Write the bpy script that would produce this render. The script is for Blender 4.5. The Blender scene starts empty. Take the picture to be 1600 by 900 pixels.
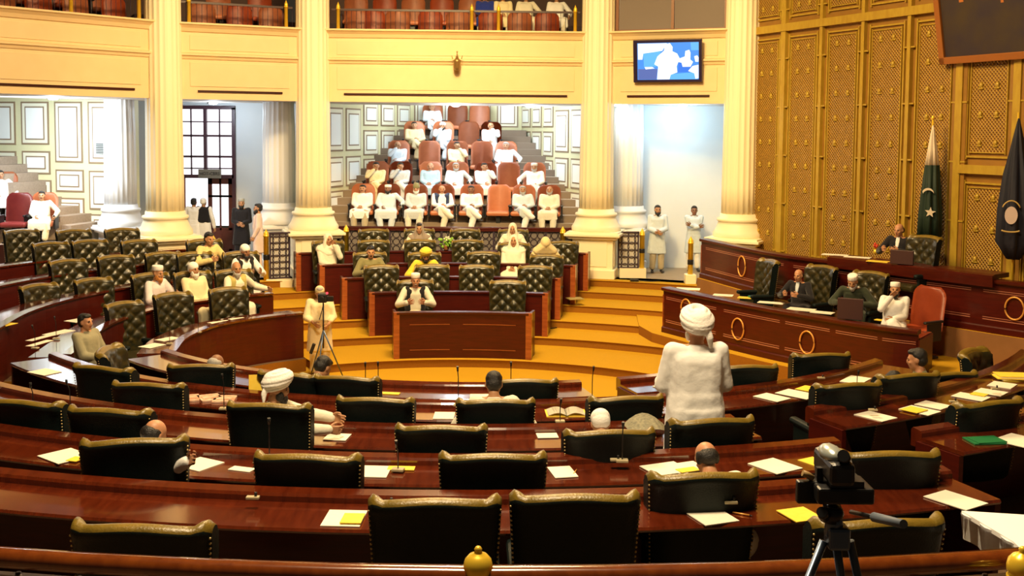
import bpy, bmesh, math, random
from mathutils import Vector, Matrix, Quaternion
random.seed(7)
SC = bpy.context.scene
COL = SC.collection
PI = math.pi

# ------------------------------------------------------------------ camera
FPX, CYP = 1700.0, 321.0
PITCH = math.atan(116/1700.0); ROLL = math.radians(0.45); CH = 4.6
cd = bpy.data.cameras.new('camera'); cam = bpy.data.objects.new('camera', cd); COL.objects.link(cam)
cd.sensor_width = 36.0; cd.lens = 36.0*FPX/1600.0
cd.shift_y = -(450.0-CYP)/1600.0
cd.clip_end = 200
_M = Matrix.Rotation(PI/2-PITCH, 4, 'X') @ Matrix.Rotation(ROLL, 4, 'Z')
cam.matrix_world = Matrix.Translation((0, 0, CH)) @ _M
SC.camera = cam
_R3 = _M.to_3x3()

def ray(x, y):
    return _R3 @ Vector(((x-800)/FPX, -(y-CYP)/FPX, -1.0))
def at(x, y, z):
    r = ray(x, y); t = (z-CH)/r.z
    return Vector((r.x*t, r.y*t, z))
def atY(x, y, Y):
    r = ray(x, y); t = Y/r.y
    return Vector((r.x*t, Y, CH+r.z*t))

# ------------------------------------------------------------------ view, world, large lights
SC.view_settings.view_transform = 'Standard'
SC.view_settings.look = 'None'
SC.view_settings.gamma = 1.0
SC.view_settings.use_curve_mapping = False
SC.view_settings.exposure = 0.15
W = bpy.data.worlds.new('world'); SC.world = W; W.use_nodes = True
W.node_tree.nodes['Background'].inputs[0].default_value = (1.0, 0.78, 0.5, 1)
W.node_tree.nodes['Background'].inputs[1].default_value = 0.03

def light(name, kind, loc, target, power, col, size=1.0, spot=60, blend=.6, size_y=None):
    ld = bpy.data.lights.new(name, kind); o = bpy.data.objects.new(name, ld); COL.objects.link(o)
    ld.energy = power; ld.color = col
    if kind == 'AREA':
        ld.shape = 'RECTANGLE' if size_y else 'DISK'; ld.size = size
        if size_y: ld.size_y = size_y
    elif kind == 'SPOT':
        ld.spot_size = math.radians(spot); ld.spot_blend = blend; ld.shadow_soft_size = size
    else: ld.shadow_soft_size = size
    o.location = loc
    d = Vector(target)-Vector(loc)
    o.rotation_euler = d.to_track_quat('-Z', 'Y').to_euler()
    return o
WARM = (1.0, 0.68, 0.30)
COOL = (0.72, 0.86, 1.0)
light('hall_overhead_light', 'AREA', (-.6, 17.5, 11.6), (-.6, 17.5, 0), 2000, (1.0, .70, .34), 4.0)  # main light high over the well; its fixture is unseen
light('hall_spot_balcony_left', 'SPOT', (-1.5, 15, 11.3), (-8.5, 26, 5.0), 2000, WARM, .4, 70)
light('hall_spot_balcony_centre', 'SPOT', (-1.0, 15, 11.3), (1.8, 27.5, 4.0), 3300, (1.0, .72, .26), .4, 60)
light('hall_spot_balcony_right', 'SPOT', (-1.0, 16, 11.3), (-5.0, 27.5, 4.0), 2100, WARM, .4, 62)
light('hall_spot_screen_wall', 'SPOT', (-2.5, 15, 11.3), (8.0, 22.5, 4.5), 1100, (1.0, .66, .24), .4, 66)
light('hall_front_fill_light', 'AREA', (-.6, 6.0, 11.6), (-.6, 9.5, 0), 1500, (1.0, .76, .45), 2.5)  # unseen fill, added to brighten the speaker's robe, papers and brass knob

# ------------------------------------------------------------------ materials
MATS = {}
def mat(name, col, rough=.5, metal=0.0, emit=None, estr=1.0, coat=0.0, spec=.5, noise=None, bump=None, bscale=40, trans=0.0, sheen=0.0):
    if name in MATS: return MATS[name]
    m = bpy.data.materials.new(name); m.use_nodes = True
    nt = m.node_tree; b = nt.nodes['Principled BSDF']
    b.inputs['Base Color'].default_value = (*col, 1)
    b.inputs['Roughness'].default_value = rough
    b.inputs['Metallic'].default_value = metal
    b.inputs['Specular IOR Level'].default_value = spec
    b.inputs['Coat Weight'].default_value = coat
    b.inputs['Coat Roughness'].default_value = .08
    b.inputs['Transmission Weight'].default_value = trans
    if sheen: b.inputs['Sheen Weight'].default_value = sheen
    if emit:
        b.inputs['Emission Color'].default_value = (*emit, 1); b.inputs['Emission Strength'].default_value = estr
    tc = nt.nodes.new('ShaderNodeTexCoord')
    if noise:
        n = nt.nodes.new('ShaderNodeTexNoise'); n.inputs['Scale'].default_value = noise[0]; n.inputs['Detail'].default_value = 4
        r = nt.nodes.new('ShaderNodeValToRGB')
        r.color_ramp.elements[0].position = .3; r.color_ramp.elements[1].position = .7
        r.color_ramp.elements[0].color = (*col, 1); r.color_ramp.elements[1].color = (*noise[1], 1)
        mp = nt.nodes.new('ShaderNodeMapping'); mp.inputs['Scale'].default_value = noise[2] if len(noise) > 2 else (1, 1, 1)
        nt.links.new(tc.outputs['Object'], mp.inputs[0]); nt.links.new(mp.outputs[0], n.inputs['Vector'])
        nt.links.new(n.outputs['Fac'], r.inputs[0]); nt.links.new(r.outputs[0], b.inputs['Base Color'])
    if bump:
        n2 = nt.nodes.new('ShaderNodeTexNoise'); n2.inputs['Scale'].default_value = bscale; n2.inputs['Detail'].default_value = 3
        bp = nt.nodes.new('ShaderNodeBump'); bp.inputs['Strength'].default_value = bump; bp.inputs['Distance'].default_value = .02
        nt.links.new(tc.outputs['Object'], n2.inputs['Vector']); nt.links.new(n2.outputs['Fac'], bp.inputs['Height'])
        nt.links.new(bp.outputs[0], b.inputs['Normal'])
    MATS[name] = m
    return m
CREAM = mat('cream_paint', (.80, .61, .34), .55, noise=(3, (.83, .64, .37)))
COLCREAM = mat('cream_column_plaster', (.94, .85, .60), .5)
WHITE = mat('white_plaster', (.80, .82, .82), .55, noise=(2, (.76, .79, .80)))
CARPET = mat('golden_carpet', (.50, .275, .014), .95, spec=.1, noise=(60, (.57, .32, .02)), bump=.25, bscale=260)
CARPETR = mat('shaded_carpet_riser', (.27, .105, .010), .95, spec=.1, noise=(60, (.32, .135, .013)), bump=.25, bscale=260)  # same carpet; the shade on the risers is painted in as a darker colour
DARKCARPET = mat('brown_carpet', (.10, .06, .035), .95, spec=.1, noise=(30, (.13, .08, .045)))
STAIRCARPET = mat('taupe_stair_carpet', (.30, .23, .17), .9, spec=.1, noise=(20, (.36, .28, .21)))
WOOD = mat('red_mahogany', (.048, .0035, .0015), .38, noise=(3, (.075, .006, .0022), (1, 1, 9)), coat=.18, spec=.35)
WOODT = mat('glossy_desk_veneer', (.075, .010, .003), .16, noise=(2.5, (.125, .019, .005), (9, 1.4, 1)), coat=1.0, spec=.7)
WOODL = mat('light_mahogany_edge', (.24, .05, .012), .28, noise=(4, (.38, .10, .028), (1, 1, 6)), coat=.8)
WOODD = mat('dark_mahogany', (.035, .006, .004), .4, coat=.3)
LEATH = mat('dark_green_leather', (.003, .008, .0085), .52, spec=.25, bump=.15, bscale=90, noise=(20, (.005, .010, .009)))
LEATHF = mat('tufted_green_leather', (.012, .015, .008), .33, spec=.6, bump=.08, bscale=80, noise=(14, (.042, .031, .007)))  # golden mottling paints in the highlights on the tufts
LEATHG = mat('lit_leather_roll', (.13, .088, .010), .38, spec=.6, bump=.2, bscale=60, noise=(9, (.22, .14, .014)))  # warm light along the chair's top roll, painted into the leather colour
BROWNL = mat('tan_brown_leather', (.48, .15, .06), .42, spec=.5, noise=(6, (.54, .18, .075)))
MAROONL = mat('maroon_leather', (.17, .02, .02), .4, noise=(6, (.21, .03, .025)))
REDL = mat('orange_red_leather', (.42, .07, .02), .4, noise=(6, (.48, .09, .03)))
BLACK = mat('black_plastic', (.012, .012, .014), .4)
DARKM = mat('dark_metal', (.03, .03, .035), .35, metal=.6)
BLUEM = mat('blue_grey_metal', (.10, .14, .22), .35, metal=.7)
BRASS = mat('polished_brass', (.92, .62, .05), .28, metal=.35)
GOLDP = mat('gold_inlay', (.75, .36, .08), .35, metal=.3)
NAIL = mat('brass_nails', (.55, .42, .18), .3, metal=.6)
PAPER = mat('white_paper', (.88, .84, .70), .7, noise=(30, (.84, .80, .66)))
YELP = mat('yellow_paper', (.88, .60, .04), .7, noise=(20, (.92, .66, .07)))
CHROME = mat('steel', (.7, .7, .7), .25, metal=1)
GREENP = mat('green_plastic', (.01, .16, .05), .5)
IRON = mat('wrought_iron', (.035, .02, .04), .5)
GRILLEB = mat('pale_grille_glass', (.55, .53, .50), .5)
SOFF = mat('soffit_plaster', (.62, .56, .50), .7)
FLORA = mat('leaf_green', (.12, .32, .03), .6, noise=(25, (.30, .50, .05)))
def emis(name, col, s):
    return mat(name, (0, 0, 0), .5, emit=col, estr=s)
LAMP = emis('downlight_glow', (.85, .92, 1.0), 22)

# ------------------------------------------------------------------ mesh helpers
class MB:
    """collects shapes in one bmesh; slot = material index"""
    def __init__(s): s.b = bmesh.new(); s.slot = 0
    def _add(s, verts, M, smooth=False, n0=0):
        if M is not None: bmesh.ops.transform(s.b, matrix=M, verts=verts)
        fs = {f for v in verts for f in v.link_faces}
        for f in fs: f.material_index = s.slot; f.smooth = smooth
        return verts
    def box(s, c, size, rz=0, rx=0, ry=0, bev=0.0):
        M = Matrix.Translation(c) @ Matrix.Rotation(rz, 4, 'Z') @ Matrix.Rotation(rx, 4, 'X') @ Matrix.Rotation(ry, 4, 'Y') @ Matrix.Diagonal((*size, 1))
        v = bmesh.ops.create_cube(s.b, size=1.0)['verts']
        s._add(v, M)
        if bev:
            es = list({e for x in v for e in x.link_edges})
            r = bmesh.ops.bevel(s.b, geom=es, offset=bev, segments=2, affect='EDGES', profile=.5)
            for f in r['faces']: f.material_index = s.slot
        return s
    def ico(s, c, r, sub=2, M=None):
        v = bmesh.ops.create_icosphere(s.b, subdivisions=sub, radius=1.0)['verts']
        if not hasattr(r, '__len__'): r = (r, r, r)
        T = Matrix.Translation(c) @ (M or Matrix.Identity(4)) @ Matrix.Diagonal((*r, 1))
        s._add(v, T, True); return s
    def cyl(s, p0, p1, r0, r1=None, seg=12, caps=True):
        p0 = Vector(p0); p1 = Vector(p1); d = p1-p0
        r1 = r0 if r1 is None else r1
        v = bmesh.ops.create_cone(s.b, cap_ends=caps, segments=seg, radius1=r0, radius2=r1, depth=d.length)['verts']
        M = Matrix.Translation((p0+p1)/2) @ d.to_track_quat('Z', 'Y').to_matrix().to_4x4()
        s._add(v, M, True)
        for f in {f for x in v for f in x.link_faces}:
            if len(f.verts) > 4: f.smooth = False
        return s
    def tube(s, pts, r, seg=8, closed=False):
        pts = [Vector(p) for p in pts]; n = len(pts); rings = []
        up = Vector((0, 0, 1))
        for i, p in enumerate(pts):
            a = pts[(i-1) % n] if (closed or i) else p
            c = pts[(i+1) % n] if (closed or i < n-1) else p
            t = (c-a).normalized()
            x = t.cross(up)
            if x.length < .05: x = t.cross(Vector((0, 1, 0)))
            x.normalize(); y = x.cross(t)
            rr = r[i] if hasattr(r, '__len__') else r
            rings.append([s.b.verts.new(p+(x*math.cos(2*PI*k/seg)+y*math.sin(2*PI*k/seg))*rr) for k in range(seg)])
        for i in range(n if closed else n-1):
            A = rings[i]; B = rings[(i+1) % n]
            for k in range(seg):
                f = s.b.faces.new((A[k], A[(k+1) % seg], B[(k+1) % seg], B[k])); f.smooth = True; f.material_index = s.slot
        if not closed:
            for R in (rings[0][::-1], rings[-1]):
                f = s.b.faces.new(R); f.material_index = s.slot
        return s
    def lathe(s, prof, seg=24, c=(0, 0, 0), mod=None, cap=True):
        c = Vector(c); rings = []
        for (r, z) in prof:
            ring = []
            for k in range(seg):
                a = 2*PI*k/seg
                rr = r*(mod(a, z) if mod else 1)
                ring.append(s.b.verts.new(c+Vector((rr*math.cos(a), rr*math.sin(a), z))))
            rings.append(ring)
        for A, B in zip(rings, rings[1:]):
            for k in range(seg):
                f = s.b.faces.new((A[k], A[(k+1) % seg], B[(k+1) % seg], B[k])); f.smooth = True; f.material_index = s.slot
        if cap:
            for R in (rings[0][::-1], rings[-1]):
                f = s.b.faces.new(R); f.material_index = s.slot
        return s
    def prism(s, poly, z0, z1):
        """poly: list of xy, extruded between z0 and z1"""
        A = [s.b.verts.new((p[0], p[1], z0)) for p in poly]; B = [s.b.verts.new((p[0], p[1], z1)) for p in poly]
        n = len(poly)
        for k in range(n):
            f = s.b.faces.new((A[k], A[(k+1) % n], B[(k+1) % n], B[k])); f.material_index = s.slot
        for R in (A[::-1], B):
            f = s.b.faces.new(R); f.material_index = s.slot
        return s
    def sweep(s, path, prof, closed_prof=True, caps=True, zs=None):
        """path: list of (point, outward normal) in plan; prof: list of (n, z)"""
        rings = []
        for i, (p, n) in enumerate(path):
            z0 = zs[i] if zs else 0
            rings.append([s.b.verts.new((p[0]+n[0]*q[0], p[1]+n[1]*q[0], z0+q[1])) for q in prof])
        m = len(prof)
        for A, B in zip(rings, rings[1:]):
            for k in range(m if closed_prof else m-1):
                f = s.b.faces.new((A[k], B[k], B[(k+1) % m], A[(k+1) % m])); f.material_index = s.slot
        if caps and closed_prof:
            for R in (rings[0], rings[-1][::-1]):
                f = s.b.faces.new(R); f.material_index = s.slot
        return s
    def quad(s, pts):
        f = s.b.faces.new([s.b.verts.new(p) for p in pts]); f.material_index = s.slot; return s
    def build(s, name, mats, parent=None, loc=None, rz=None, fix=True):
        if fix: bmesh.ops.recalc_face_normals(s.b, faces=s.b.faces)
        me = bpy.data.meshes.new(name); s.b.to_mesh(me); s.b.free()
        for m in (mats if isinstance(mats, (list, tuple)) else [mats]): me.materials.append(m)
        o = bpy.data.objects.new(name, me); COL.objects.link(o)
        if parent: o.parent = parent
        if loc is not None: o.location = loc
        if rz is not None: o.rotation_euler.z = rz
        return o
def tag(o, label=None, cat=None, group=None, kind=None):
    if label: o['label'] = label
    if cat: o['category'] = cat
    if group: o['group'] = group
    if kind: o['kind'] = kind
    return o
def empty(name, label, cat, loc=(0, 0, 0), rz=0, group=None):
    o = bpy.data.objects.new(name, None); COL.objects.link(o); o.empty_display_size = .1
    o.location = loc; o.rotation_euler = (0, 0, rz)
    return tag(o, label, cat, group)
def struct(o): o['kind'] = 'structure'; return o
def copy_tree(o, parent=None):
    c = o.copy(); COL.objects.link(c)
    if parent is not None: c.parent = parent
    for ch in list(o.children): copy_tree(ch, c)
    return c
def arc(c, R, a0, a1, n=None):
    """path along an arc (degrees), outward = away from centre"""
    n = n or max(3, int(abs(a1-a0)/2.5)+1); out = []
    for i in range(n+1):
        a = math.radians(a0+(a1-a0)*i/n)
        d = Vector((math.cos(a), math.sin(a)))
        out.append((Vector((c[0]+R*d.x, c[1]+R*d.y)), d))
    return out
def poly_path(pts, n=24, flip=1):
    """smooth path through plan points (Catmull-Rom); outward = left of travel * flip"""
    P = [Vector(p) for p in pts]; P = [P[0]*2-P[1]]+P+[P[-1]*2-P[-2]]; out = []
    m = len(P)-3; per = max(2, n//m)
    for i in range(m):
        for j in range(per+(1 if i == m-1 else 0)):
            t = j/per; a, b, c, d = P[i:i+4]
            q = .5*((2*b)+(c-a)*t+(2*a-5*b+4*c-d)*t*t+(3*b-a-3*c+d)*t**3)
            out.append(q)
    res = []
    for i, q in enumerate(out):
        t = (out[min(i+1, len(out)-1)]-out[max(i-1, 0)]).normalized()
        res.append((q, Vector((-t.y, t.x))*flip))
    return res
def offs(path, d): return [(p+n*d, n) for p, n in path]
ORD = ['first', 'second', 'third', 'fourth', 'fifth', 'sixth', 'seventh', 'eighth', 'ninth', 'tenth', 'eleventh', 'twelfth', 'thirteenth', 'fourteenth', 'fifteenth']
def ordn(i, n):
    if n == 1: return 'only one'
    if i == 0: return 'leftmost'
    if i == n-1: return 'rightmost'
    return ORD[i]+' from the left'
# ------------------------------------------------------------------ levels and centres
C1 = (-.6, 19.3)                      # centre of the near desk arcs
C2 = (-.9, 15.0)                      # centre of the hall
G = .93                               # floor of the aisle behind the column ring
RT = [5.95, 7.6, 8.8, 10.0, 11.2, 12.15]   # far tier radii
ZT = [.155*k for k in range(1, 7)]
NR = dict(A=(12.4, 1.26), B=(11.0, 1.10), C=(9.5, .94), D=(7.95, .79), E=(6.4, .63))   # near edge radius, tier height
ZL = [.24, .46, .69, .90, 1.02]       # left block tiers
LP = [(-3.98, 20.6), (-4.7, 20.0), (-5.25, 19.2), (-5.45, 18.1), (-5.3, 16.9)]
LPATH = poly_path(LP, 24, -1)

# ------------------------------------------------------------------ floors
m = MB(); m.prism([(-16, -3), (14, -3), (14, 40), (-16, 40)], -.2, 0)
struct(m.build('floor', CARPET))
# far tiers with carpet treads and risers
far_steps = []
for k in range(6):
    R0 = RT[k]; R1 = RT[k+1] if k < 5 else 12.9
    m = MB(); p = arc(C2, R0, 44 if k < 2 else 50, 117.5)
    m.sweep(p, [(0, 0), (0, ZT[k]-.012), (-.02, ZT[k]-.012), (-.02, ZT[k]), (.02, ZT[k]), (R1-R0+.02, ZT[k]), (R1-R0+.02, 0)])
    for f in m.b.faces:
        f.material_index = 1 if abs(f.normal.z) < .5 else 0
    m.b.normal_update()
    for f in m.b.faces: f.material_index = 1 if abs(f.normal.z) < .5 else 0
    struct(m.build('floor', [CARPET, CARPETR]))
# left tiers (follow the left desk curve)
for k in range(5):
    d0 = -.12+1.27*k; z = ZL[k]
    m = MB(); p = offs(LPATH, d0)
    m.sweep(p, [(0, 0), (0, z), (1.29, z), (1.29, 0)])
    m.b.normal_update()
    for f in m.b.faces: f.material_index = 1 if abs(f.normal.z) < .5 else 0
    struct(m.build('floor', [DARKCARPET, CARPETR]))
# ring aisle floor (annulus beyond the columns) and outer floor
m = MB(); m.sweep(arc(C2, 12.5, 20, 200, 60), [(0, 0), (0, G), (9, G), (9, 0)])
struct(m.build('floor', mat('ring_floor', (.34, .25, .15), .6, noise=(5, (.38, .28, .18)))))
# near tiers
prev = None
for nm, n1 in (('E', 'D'), ('D', 'C'), ('C', 'B'), ('B', 'A'), ('A', None)):
    R, z = NR[nm]; R0 = R-.62; R1 = (NR[n1][0]-.62) if n1 else R+1.45
    a1 = 208 if nm == 'E' else {'D': 209, 'C': 199, 'B': 196, 'A': 194}[nm]
    m = MB(); m.sweep(arc(C1, R0, a1, 335), [(0, 0), (0, z), (R1-R0+.02, z), (R1-R0+.02, 0)])
    struct(m.build('floor', [DARKCARPET]))
m = MB(); m.sweep(arc(C1, 13.8, 190, 350), [(0, 0), (0, 1.78), (6, 1.78), (6, 0)])
struct(m.build('floor', [DARKCARPET]))

# ------------------------------------------------------------------ column ring
def on_ring(px, R=12.9, y=300):
    u = ray(px, y); u = u.x/u.y
    # |(uY-cx, Y-cy)| = R, far solution
    a = u*u+1; b = -2*(u*C2[0]+C2[1]); c = C2[0]**2+C2[1]**2-R*R
    Y = (-b+math.sqrt(b*b-4*a*c))/(2*a)
    return Vector((u*Y, Y))
def ang(p): return math.atan2(p.y-C2[1], p.x-C2[0])
K1, K2, K3, K4 = on_ring(258), on_ring(489.5), on_ring(932), on_ring(1156)
def ring_pt(deg, R=12.9): return Vector((C2[0]+R*math.cos(math.radians(deg)), C2[1]+R*math.sin(math.radians(deg))))
K0 = ring_pt(math.degrees(ang(K1))+31.9)
ZS, ZMID, ZLEDGE = 5.30, 6.33, 7.09    # soffit, middle ledge, balcony ledge

def flutes(a, z): return 1-.055*abs(math.cos(a*10))**.8
def column(px_pt, label, m_=COLCREAM, R=.44, z0=G, z1=9.6, group='cream fluted columns of the hall ring', ped=True, name='fluted_column', pw=1.0):
    a = ang(px_pt)-PI/2
    root = empty(name, label, 'column', (px_pt.x, px_pt.y, z0), a, group)
    zb = 1.17 if ped else .12
    s = MB(); s.lathe([(R*1.0, zb+.53), (R*.995, zb+1.2), (R*.97, zb+2.5), (R*.93, z1-z0-.4), (R*.92, z1-z0)], 120, mod=flutes)
    s.build('shaft', m_, root)
    b = MB(); b.lathe([(R*1.40, zb), (R*1.42, zb+.03), (R*1.42, zb+.10), (R*1.36, zb+.14), (R*1.26, zb+.21), (R*1.18, zb+.30), (R*1.13, zb+.37), (R*1.20, zb+.385), (R*1.22, zb+.42), (R*1.19, zb+.455), (R*1.07, zb+.47), (R*1.03, zb+.56)], 48)
    b.build('base_moulding', m_, root)
    if ped:
        b = MB(); b.box((0, 0, 1.10), (1.40*pw, 1.40*pw, .07), bev=.015); b.box((0, 0, 1.15), (1.30*pw, 1.30*pw, .05), bev=.01); b.box((0, 0, 1.03), (1.22*pw, 1.22*pw, .08), bev=.02)
        b.build('plinth_cap', m_, root)
        b = MB(); b.box((0, 0, .50), (1.02*pw, 1.02*pw, 1.0)); b.box((0, 0, .12), (1.14*pw, 1.14*pw, .24), bev=.02)
        b.box((0, -.52*pw, .62), (.74*pw, .02, .62), bev=.008); b.box((.52*pw, 0, .62), (.02, .74*pw, .62), bev=.008)
        b.build('pedestal', m_, root)
    else:
        b = MB(); b.box((0, 0, .06), (1.3, 1.3, .12), bev=.01); b.build('plinth', m_, root)
    return root
column(K1, 'cream fluted column at left, between the left gallery and the tall doorway', group=None)
column(K2, 'cream fluted column on the left side of the central spectator gallery', group=None)
column(K3, 'bright cream fluted column on the right of the central spectator gallery', group=None)
column(K4, 'cream fluted column beside the golden lattice wall', group=None)

def bay(P, Q, name, trimmed=.40):
    """balcony front between two columns, as one straight wall"""
    d = (Q-P); L = d.length; t = d/L; n = Vector((t.y, -t.x))       # n points into the hall when P is left of Q
    c = (P+Q)/2; rz = math.atan2(t.y, t.x)
    m = MB()
    # local x along the wall, -y into the hall
    prof = [(.10, ZS), (-.02, ZS), (-.02, ZMID-.10), (-.05, ZMID-.08), (-.07, ZMID-.03), (-.12, ZMID), (-.12, ZMID+.04), (-.02, ZMID+.07), (-.02, ZLEDGE-.22), (-.06, ZLEDGE-.20), (-.10, ZLEDGE-.12), (-.17, ZLEDGE-.06), (-.22, ZLEDGE-.04), (-.22, ZLEDGE+.0), (.30, ZLEDGE), (.30, ZS+.6), (.10, ZS+.6)]
    A = [m.b.verts.new((-L/2, y, z)) for y, z in prof]; B = [m.b.verts.new((L/2, y, z)) for y, z in prof]
    k = len(prof)
    for i in range(k): m.b.faces.new((A[i], A[(i+1) % k], B[(i+1) % k], B[i]))
    m.b.faces.new(A[::-1]); m.b.faces.new(B)
    # recessed-looking field borders
    w = L-1.2
    for (z0, z1) in ((ZS+.30, ZMID-.16), (ZMID+.13, ZLEDGE-.28)):
        m.box((0, -.028, (z0+z1)/2), (w, .02, z1-z0), bev=.006)
    o = struct(m.build(name, CREAM, None, (c.x, c.y, 0), rz))
    s = MB(); s.box((0, -.042, ZS+.19), (w-.35, .02, .05)); s.slot = 1; s.box((0, -.056, ZS+.19), (w-.37, .014, .012)); s.box((0, -.056, ZS+.21), (w-.37, .014, .006))
    v = s.build('vent_slot', [WOODD, WOOD], o)
    return o, c, rz, L
bayL = bay(K0, K1, 'wall_left_balcony')
bay1 = bay(K1, K2, 'wall_back_left_balcony')
bay2 = bay(K2, K3, 'wall_back_balcony')
bay3 = bay(K3, K4, 'wall_back_right_balcony')

# soffit / ambulatory ceiling, hall ceiling and outer shell
m = MB(); m.sweep(arc(C2, 13.02, 20, 200, 60), [(0, ZS+.02), (0, ZS+.3), (3.4, ZS+.3), (3.4, ZS+.02)])
struct(m.build('ceiling', SOFF))
m = MB(); m.prism([(-22, -4), (14.5, -4), (14.5, 42), (-22, 42)], 12.0, 12.2)
struct(m.build('ceiling', mat('hall_ceiling', (.55, .45, .3), .8)))

# back walls behind the ring, left narrow bay (door), right bay
def back_wall(A, B, name, mt=WHITE, z0=G, z1=ZS+.3, th=.2):
    A = Vector(A); B = Vector(B); d = B-A; m = MB()
    m.box((0, th/2, (z0+z1)/2), (d.length, th, z1-z0)); c = (A+B)/2
    return struct(m.build(name, mt, None, (c.x, c.y, 0), math.atan2(d.y, d.x)))
back_wall((2.75, 29.4), (7.3, 29.4), 'wall_back_right')
back_wall((7.3, 29.4), (6.2, 26.6), 'wall_right_return')
D_Y = 31.4
wl = back_wall((-8.03, D_Y), (-5.45, D_Y), 'wall_back_left')
back_wall((-11.2, D_Y), (-9.66, D_Y), 'wall_back_left_of_door')
back_wall((-9.66, D_Y), (-8.03, D_Y), 'wall_above_door', z0=5.24)
# second ring columns (white)
column(Vector((-6.20, 28.9)), 'white fluted column standing behind the aisle, right of the tall doorway', mat('white_column_plaster', (.78, .79, .80), .5), .44, G, ZS+.1, None, True, pw=.88)
column(Vector((-10.02, 27.8)), 'white fluted column at left between panelled wall and doorway', MATS['white_column_plaster'], .40, G, ZS+.1, None, True, pw=.88)
column(Vector((3.05, 28.75)), 'white fluted column in blue light behind the right hall column', MATS['white_column_plaster'], .42, G, ZS+.1, None, True, pw=.82)

# ------------------------------------------------------------------ tall door
dr = empty('door_1', None, None, (-8.845, D_Y, G)); dr['kind'] = 'structure'
DW, DH, DL = 1.64, 4.28, 2.25
FR = mat('dark_brown_door_frame', (.075, .028, .04), .4)
f = MB()
for x in (-DW/2, DW/2): f.box((x, 0, DH/2), (.10, .14, DH))
f.box((0, 0, DH), (DW+.1, .14, .10)); f.box((0, 0, DL+.05), (DW, .14, .10)); f.box((0, 0, DL+(DH-DL)/2), (.09, .12, DH-DL))
for x in (-DW/4, DW/4): f.box((x, 0, DL+(DH-DL)/2), (.035, .06, DH-DL))
zz = [DL+.45, DL+.62, DL+1.18, DL+1.62]
for z, w in zip((DL+.28, DL+.62, DL+1.22, DL+1.62), (.035, .06, .06, .035)): f.box((0, 0, z), (DW, .06, w))
f.build('door_frame', FR, dr)
gl = MB(); gl.box((0, .10, DL+(DH-DL)/2), (DW-.1, .02, DH-DL-.1))
gl.build('transom_pane', emis('bright_daylight_pane', (.98, .96, 1.0), 1.6), dr)
def leaf(x0, x1, name):
    l = MB(); w = x1-x0; c = (x0+x1)/2
    for x in (x0+.06, x1-.06): l.box((x, 0, DL/2), (.12, .05, DL))
    l.box((c, 0, DL/2), (.05, .05, DL))
    for z in (.12, .78, DL-.52, DL-.09): l.box((c, 0, z), (w, .05, .16 if z < .2 or z > 2 else .06))
    l.box((c, 0, .45), (w-.1, .03, .6))
    for z in (DL-.52,): l.box((c, 0, z), (w, .05, .05))
    o = l.build(name, WOODD if False else mat('door_leaf_brown', (.10, .025, .018), .35), dr)
    g = MB(); g.box((c, .01, (DL+.8)/2), (w-.2, .012, DL-.95)); g.build('glass_pane', MATS['bright_daylight_pane'], o)
    h = MB(); h.cyl((x0+.07, -.05, 1.0), (x0+.07, -.05, 1.25), .012); h.build('door_handle', BRASS, o)
leaf(.06, DW/2-.05, 'door_leaf')
# left leaf stands open: bright outside beyond
o = MB()
for (z) in (DL/2,): o.box((-DW/2+.10, -.02, z), (.26, .05, DL))
o.build('open_leaf', mat('door_leaf_red_brown', (.25, .06, .03), .4), dr)
o = MB(); o.box((-DW/4, .5, DL/2), (DW/2, .02, DL)); ob = o.build('daylight_outside', emis('daylight_outside', (.95, .96, 1.0), 1.4), dr)
# sign above the door
sg = empty('door_sign', 'small grey plate with dark lettering hung on the transom of the tall door', 'sign', (-8.70, D_Y-.12, G+DL+.13))
s = MB(); s.box((0, 0, 0), (.66, .03, .26), bev=.004); s.build('plate', mat('olive_grey_plate', (.22, .20, .16), .5), sg)
def text(body, size, name, m_, parent, loc, rot=(PI/2, 0, 0), ext=.004):
    cu = bpy.data.curves.new(name, 'FONT'); cu.body = body; cu.size = size; cu.extrude = ext; cu.align_x = 'CENTER'; cu.align_y = 'CENTER'
    t = bpy.data.objects.new(name, cu); dg = bpy.context.evaluated_depsgraph_get()
    COL.objects.link(t); dg.update()
    me = bpy.data.meshes.new_from_object(t.evaluated_get(bpy.context.evaluated_depsgraph_get()))
    COL.objects.unlink(t); bpy.data.objects.remove(t)
    me.materials.clear(); me.materials.append(m_)
    o = bpy.data.objects.new(name, me); COL.objects.link(o); o.parent = parent; o.location = loc; o.rotation_euler = rot
    return o
text('HOT-CBRS', .12, 'lettering', BLACK, sg, (0, -.02, 0))

# ------------------------------------------------------------------ downlights under the balcony
def downlight(px, py, Y, power, label, col=COOL):
    p = atY(px, py, Y)
    r = empty('ceiling_downlight', label, 'ceiling light', (p.x, p.y, ZS+.02), 0, 'downlights under the balcony')
    b = MB(); b.lathe([(.16, -.03), (.17, 0), (.10, 0), (.10, -.02)], 24, cap=False); b.build('rim', CHROME, r)
    b = MB(); b.lathe([(.001, -.06), (.09, -.05), (.12, -.02), (.12, 0)], 24); b.build('lamp', LAMP, r)
    light('downlight_lamp', 'POINT', (p.x, p.y, ZS-.22), (p.x, p.y, 0), power, col, .12)
downlight(83, 147, 26.3, 90, 'glowing downlight over the left gallery panels')
downlight(333, 155, 29.8, 70, 'glowing downlight above the tall doorway')
downlight(712, 165, 30.3, 80, 'glowing downlight above the empty top seats of the central gallery')
downlight(828, 168, 30.8, 80, 'glowing downlight at right above the central gallery')
downlight(962, 170, 28.0, 16, 'glowing downlight close to the right hall column')
downlight(1067, 168, 28.2, 72, 'glowing downlight above the two standing attendants', (.50, .80, 1.0))
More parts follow.
